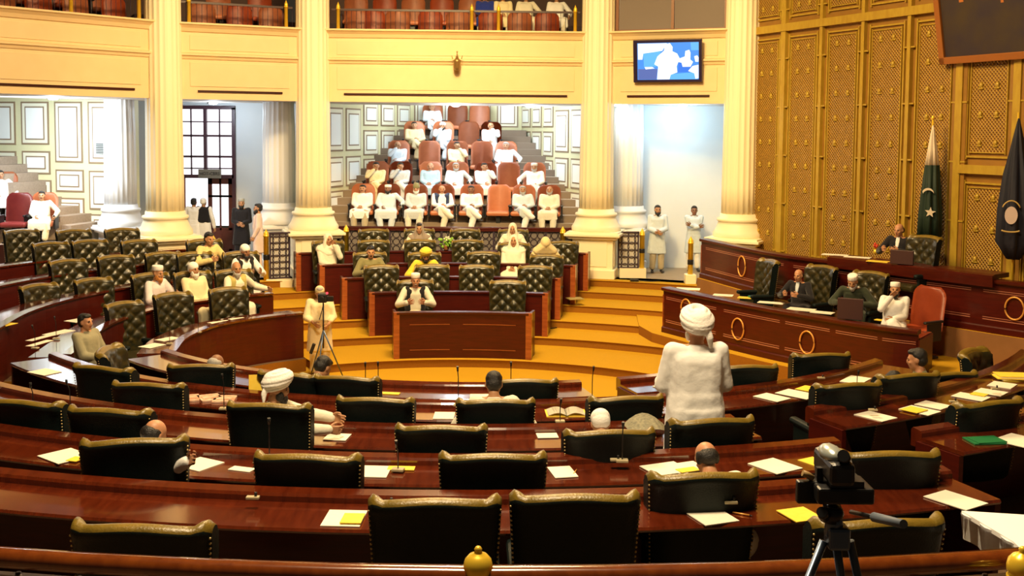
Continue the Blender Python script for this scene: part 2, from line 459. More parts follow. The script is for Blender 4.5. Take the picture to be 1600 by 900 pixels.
light('gallery_fill_light', 'AREA', (-1.6, 29.3, 6.0), (-1.6, 32.6, 3.2), 430, (.86, .96, 1.0), 2.5)  # unseen fill hidden above the soffit, added to brighten the gallery
light('gallery_rear_fill', 'AREA', (-1.5, 31.9, 6.15), (-1.5, 34.6, 4.0), 190, (.86, .96, 1.0), 2.0)  # second unseen fill, added for the dark upper rows
light('left_gallery_light', 'AREA', (-11.3, 25.2, 5.1), (-11.3, 27.6, 2.5), 270, (.9, .97, 1.0), 1.2)

# ------------------------------------------------------------------ panelled gallery walls
PG = mat('pale_green_panel_wall', (.66, .64, .38), .6, noise=(3, (.70, .68, .42)))
PM = mat('brown_panel_moulding', (.27, .19, .11), .5)
PW = mat('white_panel_field', (.86, .90, .86), .5)
PG2 = mat('cream_panel_border', (.80, .79, .62), .5)
def panel_wall(A, B, name, panels, z0, z1):
    """panels: (x0,x1,za,zb) in metres along the wall from A"""
    A = Vector(A); B = Vector(B); d = B-A; m = MB()
    m.slot = 0; m.box((d.length/2, .1, (z0+z1)/2), (d.length, .2, z1-z0))
    for (x0, x1, za, zb) in panels:
        cx = (x0+x1)/2; cz = (za+zb)/2; w = x1-x0; h = zb-za
        g = min(.15, w*.15)
        m.slot = 1; m.box((cx, -.005, cz), (w, .03, h))
        m.slot = 3; m.box((cx, -.012, cz), (w-.09, .03, h-.09))
        m.slot = 1; m.box((cx, -.020, cz), (w-2*g, .03, h-2*g))
        m.slot = 2; m.box((cx, -.027, cz), (w-2*g-.07, .03, h-2*g-.07))
    return struct(m.build(name, [PG, PM, PW, PG2], None, (A.x, A.y, 0), math.atan2(d.y, d.x)))
# central gallery: stairs, side walls
GS0 = 28.75
def gz(j): return 1.93+.193*j
def gxl(Y): return -5.45+(Y-28.6)*.30 if Y < 32 else -4.43+(Y-32)*.36
def gxr(Y): return 2.45-(Y-28.6)*.36
m = MB()
for j in range(15):
    y0 = GS0+.4*j; y1 = y0+.4 if j < 14 else 35.4
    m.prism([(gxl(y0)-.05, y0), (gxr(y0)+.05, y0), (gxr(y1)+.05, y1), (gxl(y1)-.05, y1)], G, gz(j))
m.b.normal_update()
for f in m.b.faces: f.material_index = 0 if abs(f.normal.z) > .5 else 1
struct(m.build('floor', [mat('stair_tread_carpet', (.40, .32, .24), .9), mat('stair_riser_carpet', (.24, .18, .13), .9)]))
# flat seat platforms (one every three steps), wider than a step
m = MB()
for k in range(5):
    y0 = GS0+.4*3*k; z = gz(3*k)
    m.prism([(-3.9+.12*k, y0-.02), (1.35-.10*k, y0-.02), (1.35-.10*k, y0+1.22), (-3.9+.12*k, y0+1.22)], z-.1, z+.02) if k == 0 else None
struct(m.build('floor', MATS['stair_tread_carpet']))
def wpan(L, rows, n, x0=0.0, gap=.10):
    w = (L-x0)/n; return [(x0+i*w+gap, x0+(i+1)*w-gap, a, b) for i in range(n) for a, b in rows]
LW = (Vector((-4.43, 32))-Vector((-5.45, 28.6))).length
panel_wall((-5.45, 28.6), (-4.43, 32.0), 'wall_gallery_left', wpan(LW, [(4.0, 5.22), (3.0, 3.85), (2.2, 2.9)], 3), G, 5.6)
panel_wall((-4.43, 32.0), (-3.28, 35.2), 'wall_gallery_left_rear', wpan(3.4, [(4.72, 5.42), (3.85, 4.6), (3.0, 3.75)], 3), 2, 6.24)
panel_wall((-3.28, 35.2), (.28, 35.2), 'wall_gallery_back', wpan(3.56, [(4.72, 5.6), (5.68, 6.15)], 4), 2, 6.24)
panel_wall((.28, 35.2), (1.23, 32.0), 'wall_gallery_right_rear', wpan(3.34, [(4.72, 5.42), (3.85, 4.6), (3.0, 3.75)], 3), 2, 6.24)
panel_wall((1.23, 32.0), (2.45, 28.6), 'wall_gallery_right', wpan(3.6, [(4.0, 5.22), (3.0, 3.85), (2.2, 2.9)], 3), G, 5.6)
m = MB(); m.prism([(-5.7, 28.6), (2.9, 28.6), (2.9, 36), (-5.7, 36)], 6.24, 6.29)
struct(m.build('ceiling', SOFF))

# left gallery: frontal panelled wall with a flight of steps rising to the left
LA = Vector((-9.75, 28.1)); LB = Vector((-15.6, 29.6))
dL = (LB-LA).normalized(); lenL = (LB-LA).length
def lw(px): # distance along the left wall for a photo column
    u = ray(px, 250); u = u.x/u.y
    # LB + dir*s, dir = -dL ; from LB
    s_ = (LB.x-u*LB.y)/(u*(-dL.y)-(-dL.x)); return s_
def zt(px, py):
    s_ = lw(px); p = LB-dL*s_
    return atY(px, py, p.y).z
pans = []
for (x0, y0, x1, y1) in [(-60, 100, -28, 226), (-16, 100, 26, 226), (35, 100, 78, 226), (87, 100, 130, 254), (139, 100, 186, 256),
                         (-60, 236, -28, 272), (-16, 236, 26, 272), (35, 236, 79, 272), (87, 265, 131, 300), (139, 267, 186, 328),
                         (-16, 282, 26, 318), (35, 281, 80, 318), (87, 309, 131, 345), (139, 335, 186, 358)]:
    a, b = lw(x0), lw(x1); cz = (x0+x1)/2
    pans.append((a, b, zt(cz, y1), min(5.28, zt(cz, y0))))
panel_wall(LB, LA, 'wall_left_gallery', pans, G, ZS+.3)
vt = MB(); vt.box((0, 0, 0), (.44, .03, .30)); vt.slot = 1
for i in range(6): vt.box((0, -.02, -.11+.045*i), (.38, .02, .015))
p = LA-dL*0; q = LB-dL*lw(162)
tag(vt.build('wall_vent', [mat('grey_vent', (.42, .44, .42), .5), DARKM], None, (q.x+.02, q.y-.07, zt(162, 232)), math.atan2(-dL.y, -dL.x)), 'grey louvred vent set in the white panel beside the left fluted column', 'vent')
m = MB()
prof = [(158, 345), (142, 332), (124, 320), (96, 306), (72, 281), (60, 268), (44, 255), (28, 243)]
for i, (px, py) in enumerate(prof):
    z = zt(px, py)-.02; s0 = lw(px); q = LB-dL*s0
    nrm = Vector((dL.y, -dL.x));  nrm = nrm if nrm.y < 0 else -nrm
    far = LB+dL*.2; w = 1.25+.0*i
    c = (q+far)/2+nrm*(w/2+.02); 
    m.box((c.x, c.y, (z+G)/2), ((q-far).length, w, z-G), rz=math.atan2(dL.y, dL.x))
struct(m.build('floor', [STAIRCARPET]))
m = MB()
for k, (yy, z) in enumerate(((0, 1.78), (1.0, 2.25))):
    m.prism([(-15.5, 25.0+yy), (-10.6-.7*k, 25.9+yy), (-10.6-.7*k, 27.6), (-15.5, 28.4)], G, z)
struct(m.build('floor', [STAIRCARPET]))

# ------------------------------------------------------------------ ring railing: grille panels, brass posts, handrail
def grille(P, Q, z0, z1, label):
    P = Vector(P); Q = Vector(Q); d = Q-P; L = d.length
    r = empty('grille_panel', label, 'railing panel', (P.x, P.y, z0), math.atan2(d.y, d.x)); H = z1-z0
    f = MB(); t = .035
    for x in (0, L): f.box((x, 0, H/2), (t, t, H))
    for z in (0, H): f.box((L/2, 0, z), (L+t, t, t))
    f.build('frame', IRON, r)
    g = MB(); nx = max(2, round(L/.16)); s = L/nx; nz = max(2, round(H/s)); sz = H/nz
    for i in range(nx+1):
        for j in range(nz+1):
            cx, cz = i*s, j*sz
            pts = []
            for k in range(13):
                a = 2*PI*k/12; x = cx+s*.62*math.cos(a); z = cz+sz*.62*math.sin(a)
                pts.append((x, z))
            seg = []
            for (x, z) in pts:
                if -.001 <= x <= L+.001 and -.001 <= z <= H+.001: seg.append((x, 0, z))
                else:
                    if len(seg) > 1: g.tube(seg, .009, 5)
                    seg = []
            if len(seg) > 1: g.tube(seg, .009, 5)
    g.build('scrollwork', IRON, r)
    b = MB(); b.box((L/2, .03, H/2), (L-.02, .008, H-.02)); b.build('backing_pane', GRILLEB, r)
    return r
def post(p, z0, z1, label, band=True, r=.065, group='brass posts of the railings'):
    o = empty('brass_post', label, 'post', (p[0], p[1], z0), 0, group); H = z1-z0
    b = MB(); b.lathe([(r, 0), (r, H-.12), (r*1.15, H-.12), (r*1.15, H-.09), (r*.9, H-.08), (r*1.05, H-.05), (r*.8, H-.02), (r*.3, H+.03), (.005, H+.06)], 20)
    b.build('shaft', BRASS, o)
    if band:
        b = MB(); b.lathe([(r*1.06, H*.42), (r*1.12, H*.43), (r*1.12, H*.52), (r*1.06, H*.53)], 20); b.build('band', DARKM, o)
    return o
Yg = 27.35
def ppt(px, Y, y=400): 
    u = ray(px, y); return Vector((u.x/u.y*Y, Y))
# low cream kerbs under the grilles
m = MB(); a = ppt(968, Yg); b = ppt(1009, Yg); m.box(((a.x+b.x)/2, Yg, G+.12), (b.x-a.x, .25, .24)); tag(m.build('kerb', COLCREAM), 'cream kerb under the grille beside the right hall column', 'kerb')
a = ppt(420, 26.9); b = ppt(456, 26.9)
grille(ppt(966, Yg), ppt(997, Yg), G+.25, 2.08, 'dark scrollwork grille between right hall column and brass post')
post(ppt(1003, Yg), G+.22, 2.12, 'brass post at the entry by the two standing attendants')
post(ppt(1079, 26.4), G+.0, 2.02, 'brass post at the far end of the long presiding desk')
m = MB(); a = ppt(1079, 26.4); m.box((a.x, a.y, G+.05), (.26, .3, .35), bev=.02); tag(m.build('post_base', COLCREAM), 'cream block under the brass post by the presiding desk', 'base')
grille(ppt(422, 26.3), ppt(452, 26.5), G+.05, 2.08, 'dark scrollwork grille left of the column beside the doorway')
post(ppt(416, 26.3), G, 2.12, 'brass post beside the man in pale pink near the doorway')
m = MB(); a = ppt(418, 26.2); b = ppt(456, 26.4); m.box(((a.x+b.x)/2, 26.35, G-.12), (b.x-a.x+.1, .3, .30), bev=.02); tag(m.build('kerb', COLCREAM), 'cream kerb under the grille left of the central gallery column', 'kerb')
post(ppt(333, 25.9), G, 2.02, 'brass post behind the seated man in the beige shirt')
# rail across the central bay
yr = 27.55; a = ppt(528, yr); b = ppt(893, yr)
rl = empty('gallery_railing', 'mahogany handrail with iron grilles below the central gallery', 'railing', (0, 0, 0))
m = MB(); m.tube([(a.x, yr, 2.12), (b.x, yr, 2.12)], .045, 10); m.box(((a.x+b.x)/2, yr, 2.08), (b.x-a.x, .09, .04)); m.build('handrail', WOOD, rl)
m = MB(); nseg = 9
for i in range(nseg+1): m.box((a.x+(b.x-a.x)*i/nseg, yr, (G+2.08)/2), (.05, .05, 2.08-G))
m.build('baluster_frame', IRON, rl)
m = MB(); m.box(((a.x+b.x)/2, yr+.03, 1.5), (b.x-a.x, .01, 1.1)); m.build('backing_pane', mat('smoky_grille_pane', (.20, .17, .16), .5), rl)
m = MB(); L = b.x-a.x; n = int(L/.17)
for i in range(n):
    for j in range(6):
        cx = a.x+(i+.5)*L/n; cz = 1.06+j*.18
        m.tube([(cx+.085*math.cos(2*PI*k/8), yr, cz+.085*math.sin(2*PI*k/8)) for k in range(8)], .008, 4, closed=True)
m.build('scrollwork', IRON, rl)
post(ppt(541, 27.4), 1.2, 2.15, 'brass post at the left end of the central gallery railing', False)
post(ppt(879, 27.4), 1.2, 2.15, 'brass post at the right end of the central gallery railing', False)
# dark dwarf wall in front of the gallery
m = MB(); m.box(((gxl(28.7)+gxr(28.7))/2, 28.66, (G+2.0)/2), (7.9, .1, 2.0-G)); struct(m.build('wall_gallery_front', WOODD))
m = MB(); m.prism([(-15.2, 24.7), (-10.3, 25.6), (-10.3, 25.72), (-15.2, 24.82)], G, 1.85); struct(m.build('wall_left_gallery_front', WOODD))

# ------------------------------------------------------------------ upper balcony behind the ledge
def upper(P, Q, n, name, rail_posts):
    P = Vector(P); Q = Vector(Q); d = Q-P; L = d.length; rz = math.atan2(d.y, d.x)
    m = MB()
    for k, (y0, z) in enumerate(((.30, 6.49), (1.45, 6.99), (2.6, 7.49))):
        m.box((L/2, y0+.6+(3 if k == 2 else 0)*.5, (z+6.3)/2), (L+.6, 1.2+(3 if k == 2 else 0), z-6.3))
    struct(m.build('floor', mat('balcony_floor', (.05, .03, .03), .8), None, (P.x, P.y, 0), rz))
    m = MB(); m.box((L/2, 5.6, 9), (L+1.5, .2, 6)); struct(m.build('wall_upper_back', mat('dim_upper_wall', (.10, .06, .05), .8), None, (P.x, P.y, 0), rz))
    r = empty('balcony_railing', name, 'railing', (P.x, P.y, 0), rz)
    m = MB(); m.box((L/2, .22, 7.60), (L-.9, .06, .05)); m.build('handrail', WOODD, r)
    m = MB(); k = int((L-.9)/.12)
    for i in range(k+1): m.cyl((.45+(L-.9)*i/k, .22, ZLEDGE), (.45+(L-.9)*i/k, .22, 7.58), .007, seg=5)
    m.build('balusters', IRON, r)
    for i, x in enumerate(rail_posts):
        q = P+d.normalized()*x+Vector((-d.y, d.x)).normalized()*.12
        post((q.x, q.y), ZLEDGE, 7.72, 'brass baluster post, '+ordn(i, len(rail_posts))+' on the upper balcony, '+name.split(' over ')[-1], False, .045, 'brass posts of the upper balcony')
upper(K2, K3, 4, 'thin dark railing on the upper balcony over the central gallery', [.62, 3.95, 4.62, 6.55])
upper(K1, K2, 2, 'thin dark railing on the upper balcony over the tall doorway', [.62, 2.95])
upper(K0, K1, 2, 'thin dark railing on the upper balcony over the left gallery', [4.9, 6.55])
# control-room window in the right bay
d = K4-K3; rz = math.atan2(d.y, d.x); c = (K3+K4)/2
w1 = empty('window_1', None, None, (c.x, c.y, ZLEDGE), rz); w1['kind'] = 'structure'
m = MB()
for z in (.02, .86, 2.2): m.box((0, .16, z), (2.9, .10, .07))
for x in (-1.36, .05, 1.36): m.box((x, .16, 1.1), (.07, .10, 2.2))
m.build('window_frame', mat('brown_window_frame', (.22, .09, .04), .4), w1)
m = MB(); m.box((0, .18, 1.1), (2.8, .012, 2.2)); m.build('window_glass', mat('smoky_window_glass', (.24, .20, .18), .08, spec=.9, coat=1), w1)
# ------------------------------------------------------------------ television on the right balcony front
tv = empty('television', 'flat wall television showing a white-clad speaker in bluish picture', 'television', (0, 0, 0), rz)
p = atY(1046, 96, 26.9); tvd = Vector((math.sin(rz), -math.cos(rz)))
# put on the wall plane of the right bay
u = ray(1046, 96); tt = ((K3.x)*(-d.y)+(K3.y)*d.x)/(u.x*(-d.y)+u.y*d.x)
p = Vector((u.x*tt, u.y*tt, CH+u.z*tt)); tv.location = p+Vector((tvd.x, tvd.y, 0))*.20; tv.rotation_euler = (math.radians(6), 0, rz)
TW, TH = 1.70, 1.03
b = MB(); b.box((0, 0, 0), (TW, .09, TH), bev=.012); b.build('casing', mat('tv_bezel', (.02, .012, .05), .3), tv)
b = MB(); b.box((0, .12, 0), (.5, .18, .4)); b.build('wall_bracket', DARKM, tv)
sc_ = MB(); cols = ['tv_deep_blue', 'tv_white', 'tv_sky', 'tv_mid_blue', 'tv_slate']
def flat(poly, slot, dy):
    sc_.slot = slot
    A = [sc_.b.verts.new(((x-640)/1080*1.60, dy, -(y-470)/640*.93)) for x, y in poly]
    f = sc_.b.faces.new(A); f.material_index = slot
flat([(140, 165), (1165, 165), (1165, 780), (140, 780)], 3, -.048)
flat([(150, 175), (640, 175), (560, 300), (240, 340), (225, 440), (150, 440)], 1, -.0485)
flat([(1030, 170), (1165, 170), (1165, 300), (1040, 300)], 2, -.0485)
flat([(240, 345), (540, 300), (460, 560), (250, 560)], 2, -.0487)
flat([(150, 600), (480, 600), (460, 775), (150, 775)], 4, -.0488)
flat([(700, 690), (1090, 660), (1150, 775), (690, 775)], 2, -.0489)
flat([(830, 500), (1050, 520), (1060, 660), (820, 660)], 0, -.0489)
flat([(260, 565), (390, 565), (430, 590), (280, 605)], 1, -.0490)
flat([(850, 430), (935, 400), (945, 310), (1010, 290), (1030, 340), (1025, 450), (1070, 490), (1030, 570), (900, 570), (880, 500), (830, 490)], 1, -.0491)
flat([(1090, 400), (1140, 385), (1162, 420), (1160, 490), (1110, 490)], 1, -.0491)
flat([(990, 640), (1060, 560), (1160, 540), (1160, 760), (1110, 770), (1090, 680)], 1, -.0492)
flat([(610, 190), (690, 175), (735, 240), (730, 310), (810, 350), (850, 430), (800, 560), (810, 660), (700, 700), (680, 775), (470, 775), (490, 560), (425, 520), (480, 390), (590, 300)], 1, -.0493)
sc_.build('screen_picture', [emis('tv_deep_blue', (.02, .20, .85), 1.0), emis('tv_white', (.93, .98, 1.0), 1.3), emis('tv_sky', (.12, .50, .95), 1.0), emis('tv_mid_blue', (.05, .30, .90), 1.0), emis('tv_slate', (.10, .17, .50), .9)], tv, fix=False)

# small ceiling camera / wall fitting on the central balcony front
p = atY(714, 97, 27.0)
wf = empty('wall_camera', 'small bronze dome camera hanging on the central balcony front', 'camera', (p.x, 27.05, p.z-.12))
b = MB(); b.lathe([(.005, -.08), (.06, -.06), (.09, 0), (.09, .12), (.11, .16), (.05, .2), (.03, .26)], 20); b.build('dome', mat('bronze', (.35, .22, .08), .35, metal=.6), wf)
b = MB(); b.cyl((0, 0, .24), (0, 0, .38), .012); b.box((0, .06, .38), (.04, .14, .03)); b.cyl((-.11, 0, .2), (-.13, .0, .28), .01); b.cyl((.11, 0, .2), (.13, 0, .28), .01); b.build('bracket', MATS['bronze'], wf)

# ------------------------------------------------------------------ golden lattice wall (right)
RW0 = Vector((5.63, 26.36)); rdir = Vector((.404, -.915)).normalized(); rzW = math.atan2(rdir.y, rdir.x)
def lattice_mat():
    m = bpy.data.materials.new('gold_lattice'); m.use_nodes = True; nt = m.node_tree; b = nt.nodes['Principled BSDF']
    tc = nt.nodes.new('ShaderNodeTexCoord'); sp = nt.nodes.new('ShaderNodeSeparateXYZ'); nt.links.new(tc.outputs['Object'], sp.inputs[0])
    def math_(op, a, b_=None, v=None):
        n = nt.nodes.new('ShaderNodeMath'); n.operation = op
        nt.links.new(a, n.inputs[0])
        if b_ is not None: nt.links.new(b_, n.inputs[1])
        if v is not None: n.inputs[1].default_value = v
        return n.outputs[0]
    K = 84
    s = math_('ADD', sp.outputs[0], sp.outputs[2]); d = math_('SUBTRACT', sp.outputs[0], sp.outputs[2])
    s = math_('ABSOLUTE', math_('SINE', math_('MULTIPLY', s, v=K/1.0*.5))); d = math_('ABSOLUTE', math_('SINE', math_('MULTIPLY', d, v=K*.5)))
    hgt = math_('MULTIPLY', s, d)
    r = nt.nodes.new('ShaderNodeValToRGB'); r.color_ramp.elements[0].position = .12; r.color_ramp.elements[1].position = .55
    r.color_ramp.elements[0].color = (.60, .36, .045, 1); r.color_ramp.elements[1].color = (.22, .09, .010, 1)
    nt.links.new(hgt, r.inputs[0])
    v = nt.nodes.new('ShaderNodeTexNoise'); v.inputs['Scale'].default_value = 7; nt.links.new(tc.outputs['Object'], v.inputs['Vector'])
    mx = nt.nodes.new('ShaderNodeMixRGB'); mx.blend_type = 'MULTIPLY'; mx.inputs[0].default_value = .35
    nt.links.new(r.outputs[0], mx.inputs[1]); nt.links.new(v.outputs['Fac'], mx.inputs[2])
    nt.links.new(mx.outputs[0], b.inputs['Base Color'])
    bp = nt.nodes.new('ShaderNodeBump'); bp.inputs['Strength'].default_value = .8; bp.inputs['Distance'].default_value = .02; bp.invert = True
    nt.links.new(hgt, bp.inputs['Height']); nt.links.new(bp.outputs[0], b.inputs['Normal'])
    b.inputs['Roughness'].default_value = .5; b.inputs['Metallic'].default_value = .15
    return m
LAT = lattice_mat()
GW = mat('gold_wall_ground', (.27, .13, .018), .5, noise=(5, (.32, .16, .022)), metal=.1)
GM = mat('gold_moulding', (.50, .34, .035), .42, noise=(14, (.42, .26, .025), (1, 1, .3)), metal=.15)
WL = 17.0
m = MB(); m.slot = 0; m.box((WL/2-.0, .15, 6.5), (WL, .3, 11)); tstops = [.17, 1.47, 2.77, 4.07, 5.37, 6.67, 7.97, 9.27, 10.57, 11.87, 13.17, 14.47, 15.77]
ZR = 7.0
for i, (a, b) in enumerate(zip(tstops, tstops[1:])):
    ranges = [(1.4, ZR-.12), (ZR+.14, 11.6)]
    if i >= 5 and i % 3 == 2: ranges = [(1.4, 3.82), (4.10, ZR-.12), (ZR+.14, 11.6)]
    for za, zb in ranges:
        w = b-a; cx = (a+b)/2
        m.slot = 1; m.box((cx, -.01, (za+zb)/2), (w-.50, .03, zb-za-.36))
        m.slot = 2
        for x in (a+.17, b-.17): m.box((x, -.02, (za+zb)/2), (.035, .05, zb-za-.1)); 
        for x in (a+.24, b-.24): m.box((x, -.02, (za+zb)/2), (.02, .05, zb-za-.3))
        for z in (za+.10, zb-.10): m.box((cx, -.02, z), (w-.34, .05, .035))
        for z in (za+.18, zb-.18): m.box((cx, -.02, z), (w-.48, .05, .02))
        nz = int((zb-za-.6)/.52)
        for j in range(nz+1):
            z = za+.35+j*(zb-za-.7)/max(1, nz)
            for sx in (-1, 1):
                m.ico((cx+sx*w*.14, -.035, z), (.050, .03, .072), 1); m.ico((cx+sx*w*.14, -.035, z-.05), (.075, .02, .028), 1)
for i, t_ in enumerate(tstops):
    m.slot = 2
    wd = .09 if i not in (1, 5, 6) else .16
    m.box((t_, -.04, 6.5), (wd, .10, 10.6)); 
    if i in (5, 6):
        m.slot = 0
        m.box((t_, -.02, 6.5), (.34, .08, 10.6)); m.slot = 2
    for z in range(9): m.box((t_, -.05, 1.9+1.1*z), (wd+.22, .05, .03))
m.slot = 2; m.box((WL/2, -.05, ZR), (WL, .12, .17)); m.box((tstops[6]-.65, -.05, 3.97), (1.2, .12, .16))
m.slot = 2; m.box((.03, -.05, 6.5), (.12, .14, 10.8))
struct(m.build('wall_right', [GW, LAT, GM], None, (RW0.x, RW0.y, 0), rzW))
def wallp(t, off=0.0, z=0.0):
    n = Vector((rdir.y, -rdir.x)); n = n if n.x < 0 else -n
    q = RW0+rdir*t+n*off; return Vector((q.x, q.y, z))
# painting, leaning out from the wall
pt = empty('wall_painting', 'large dark framed painting tilted forward high on the golden lattice wall', 'painting', wallp(7.45, .10, 5.92), rzW)
PWd, PHt = 2.35, 3.2
pt.rotation_euler = (math.radians(-10)*-1, 0, rzW)
b = MB(); t_ = .13
for x in (-PWd/2+t_/2, PWd/2-t_/2): b.box((x, -.05, PHt/2), (t_, .09, PHt), bev=.01)
for z in (t_/2, PHt-t_/2): b.box((0, -.05, z), (PWd, .09, t_), bev=.01)
b.build('picture_frame', mat('brown_gilt_frame', (.30, .10, .015), .4), pt)
b = MB(); b.box((0, -.03, PHt/2), (PWd-.2, .03, PHt-.2)); b.build('canvas', mat('dark_canvas', (.022, .014, .030), .6, noise=(1.6, (.05, .032, .010))), pt)
b = MB(); b.box((.35, -.048, 1.35), (.06, .006, .7)); b.box((-.55, -.048, 1.30), (.10, .006, .4)); b.build('painted_strokes', mat('orange_paint', (.45, .15, .03), .5), pt)

# ------------------------------------------------------------------ presiding platforms and desks
FP = [(3.13, 22.2), (3.85, 20.95), (4.64, 19.7), (5.2, 18.95), (5.74, 18.24), (6.2, 17.75), (6.6, 17.45)]     # front desk line
BP = [(4.45, 25.4), (5.44, 22.4), (6.45, 20.9), (7.5, 19.55), (8.5, 18.25), (9.6, 17.0), (11.6, 14.6)]        # rear desk line
FPATH = poly_path(FP, 30, 1); BPATH = poly_path(BP, 30, 1)
if FPATH[3][1].x < 0: FPATH = poly_path(FP, 30, -1)
if BPATH[3][1].x < 0: BPATH = poly_path(BP, 30, -1)
def fill(pathA, pathB, z0, z1, mats_, name='floor'):
    m = MB(); poly = [p for p, n in pathA]+[p for p, n in pathB][::-1]
    m.prism([(p.x, p.y) for p in poly], z0, z1); m.b.normal_update()
    for f in m.b.faces: f.material_index = 1 if abs(f.normal.z) < .5 else 0
    return struct(m.build(name, mats_))
f1 = offs(FPATH, -.28); b1 = offs(BPATH, -.10)
ext = [(Vector((10.8, 13.6)), None)]
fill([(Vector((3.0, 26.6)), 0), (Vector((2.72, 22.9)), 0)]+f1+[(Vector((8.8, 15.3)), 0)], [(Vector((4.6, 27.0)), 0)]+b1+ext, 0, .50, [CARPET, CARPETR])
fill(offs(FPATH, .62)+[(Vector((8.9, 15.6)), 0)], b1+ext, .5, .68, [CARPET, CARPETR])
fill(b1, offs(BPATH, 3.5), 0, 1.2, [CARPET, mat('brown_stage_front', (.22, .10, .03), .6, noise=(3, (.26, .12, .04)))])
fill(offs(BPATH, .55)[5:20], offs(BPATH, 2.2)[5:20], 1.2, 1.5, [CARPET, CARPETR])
def desk_run(path, name, label, z0, h, cat='desk', depth=.75, pane=True, ring_s=(), group=None, cap=.05, mats_=None, ledge=True):
    """front panel faces the inner side (n<0)"""
    r = empty(name, label, cat, (0, 0, 0), 0, group)
    m = MB(); m.sweep(path, [(0, z0), (0, z0+h-.06), (.04, z0+h-.06), (.04, z0)]); m.build('front_panel', WOOD, r)
    m = MB(); m.sweep(path, [(-.04, z0), (-.04, z0+.10), (-.02, z0+.12), (0, z0+.12), (0, z0)]); m.build('kick_moulding', WOOD, r)
    m = MB(); m.sweep(path, [(-.05, z0+h-.07), (-.06, z0+h-.05), (-.06, z0+h-.01), (-.03, z0+h), (.16, z0+h), (.16, z0+h-.07)]); m.build('ledge', WOOD, r)
    m = MB(); m.sweep(path, [(.10, z0+h-.18), (.10, z0+h-.14), (depth, z0+h-.14), (depth, z0+h-.18)]); m.build('desktop', WOODT, r)
    for i, k in enumerate((0, -1)):
        p, n = path[k]; m = MB(); c = p+n*(depth/2)
        m.box((c.x, c.y, z0+(h-.16)/2), (depth, .05, h-.16), rz=math.atan2(n.y, n.x)); m.build('end_panel', WOODL if i == 0 else WOOD, r)
    if pane:
        m = MB(); n_ = len(path); st = max(2, n_//5)
        for i in range(0, n_-1, st):
            seg = path[i:min(i+st+1, n_)]
            if len(seg) < 3: continue
            q = seg
            for za, zb in ((z0+.22, z0+.235), (z0+.26, z0+.27), (z0+h-.20, z0+h-.19), (z0+h-.235, z0+h-.225)):
                sg_ = q[:]; s0, s1 = sg_[0], sg_[-1]
                a_ = (s0[0].lerp(sg_[1][0], .35), s0[1]); z_ = (s1[0].lerp(sg_[-2][0], .35), s1[1])
                m.sweep([a_]+sg_[1:-1]+[z_], [(-.008, za), (-.008, zb), (.0, zb), (.0, za)])
        m.build('panel_moulding', mat('pale_panel_line', (.42, .16, .10), .3, coat=.6), r)
    return r
fd = desk_run(FPATH, 'presiding_desk', 'lower curved mahogany desk with gold oval rings, behind the standing speaker', .5, .93, depth=.8)
bd = desk_run(BPATH, 'presiding_desk', 'long upper mahogany desk in front of the golden lattice wall', 1.2, .93, depth=.5)
def oval(px, py, path, z, parent, rx=.155, rz_=.20):
    u = ray(px, py); best = None
    for (p, n), (q, n2) in zip(path, path[1:]):
        e = q-p; den = u.x*(-e.y)+u.y*e.x
        if abs(den) < 1e-6: continue
        t_ = (p.x*(-e.y)+p.y*e.x)/den
        h = Vector((u.x*t_, u.y*t_)); k = (h-p).dot(e)/e.length_squared
        if 0 <= k <= 1: best = (h, n, e, t_)
    if not best: return
    h, n, e, t_ = best; z = CH+u.z*t_
    e.normalize(); pts = []
    for k in range(28):
        a = 2*PI*k/28; q = h-n*.02+e*rx*math.cos(a); pts.append((q.x, q.y, z+rz_*math.sin(a)))
    m = MB(); m.tube(pts, .016, 8, closed=True); m.build('gold_ring', GOLDP, parent)
oval(1154, 514, FPATH, 0, fd); oval(1262, 535, FPATH, 0, fd); oval(1073, 483, FPATH, 0, fd)
oval(1160, 416, BPATH, 0, bd, .16, .22); oval(1586, 482, BPATH, 0, bd, .16, .19)
# raised centre section of the upper desk
m = MB(); seg = BPATH[9:20]
m.sweep(seg, [(-.10, 1.2+.80), (-.12, 2.16), (-.12, 2.20), (-.02, 2.22), (.45, 2.22), (.45, 2.14), (.0, 2.14), (.0, 2.0)]); m.build('raised_top', WOOD, bd)
# ------------------------------------------------------------------ benches (curved desk rows)
def bench(path, name, label, z0, top, group=None, front_h=None, depth=.48, lip=.06, ends=(True, True)):
    """seats are on the outer side (n>0); path = near (seat-side) edge of the table top"""
    r = empty(name, label, 'desk', (0, 0, 0), 0, group); z = z0+top
    m = MB(); m.sweep(path, [(0, z-.035), (.012, z-.018), (0, z), (-depth, z), (-depth, z-.035)]); m.build('desktop', WOODT, r)
    m = MB(); m.sweep(path, [(-depth, z-.10), (-depth, z+lip-.02), (-depth-.015, z+lip), (-depth-.11, z+lip+.012), (-depth-.13, z+lip-.01), (-depth-.13, z-.10)]); m.build('ledge', WOODT, r)
    m = MB(); m.sweep(path, [(-depth-.07, z0-.6), (-depth-.07, z-.05), (-depth-.03, z-.05), (-depth-.03, z0-.6)]); m.build('front_panel', WOOD, r)
    for k, e in zip((0, -1), ends):
        if not e: continue
        p, n = path[k]; c = p-n*(depth/2+.03); m = MB()
        m.box((c.x, c.y, (z0+z-.04)/2), (depth+.02, .05, z-.04-z0), rz=math.atan2(n.y, n.x)); m.build('end_panel', WOOD, r)
    return r
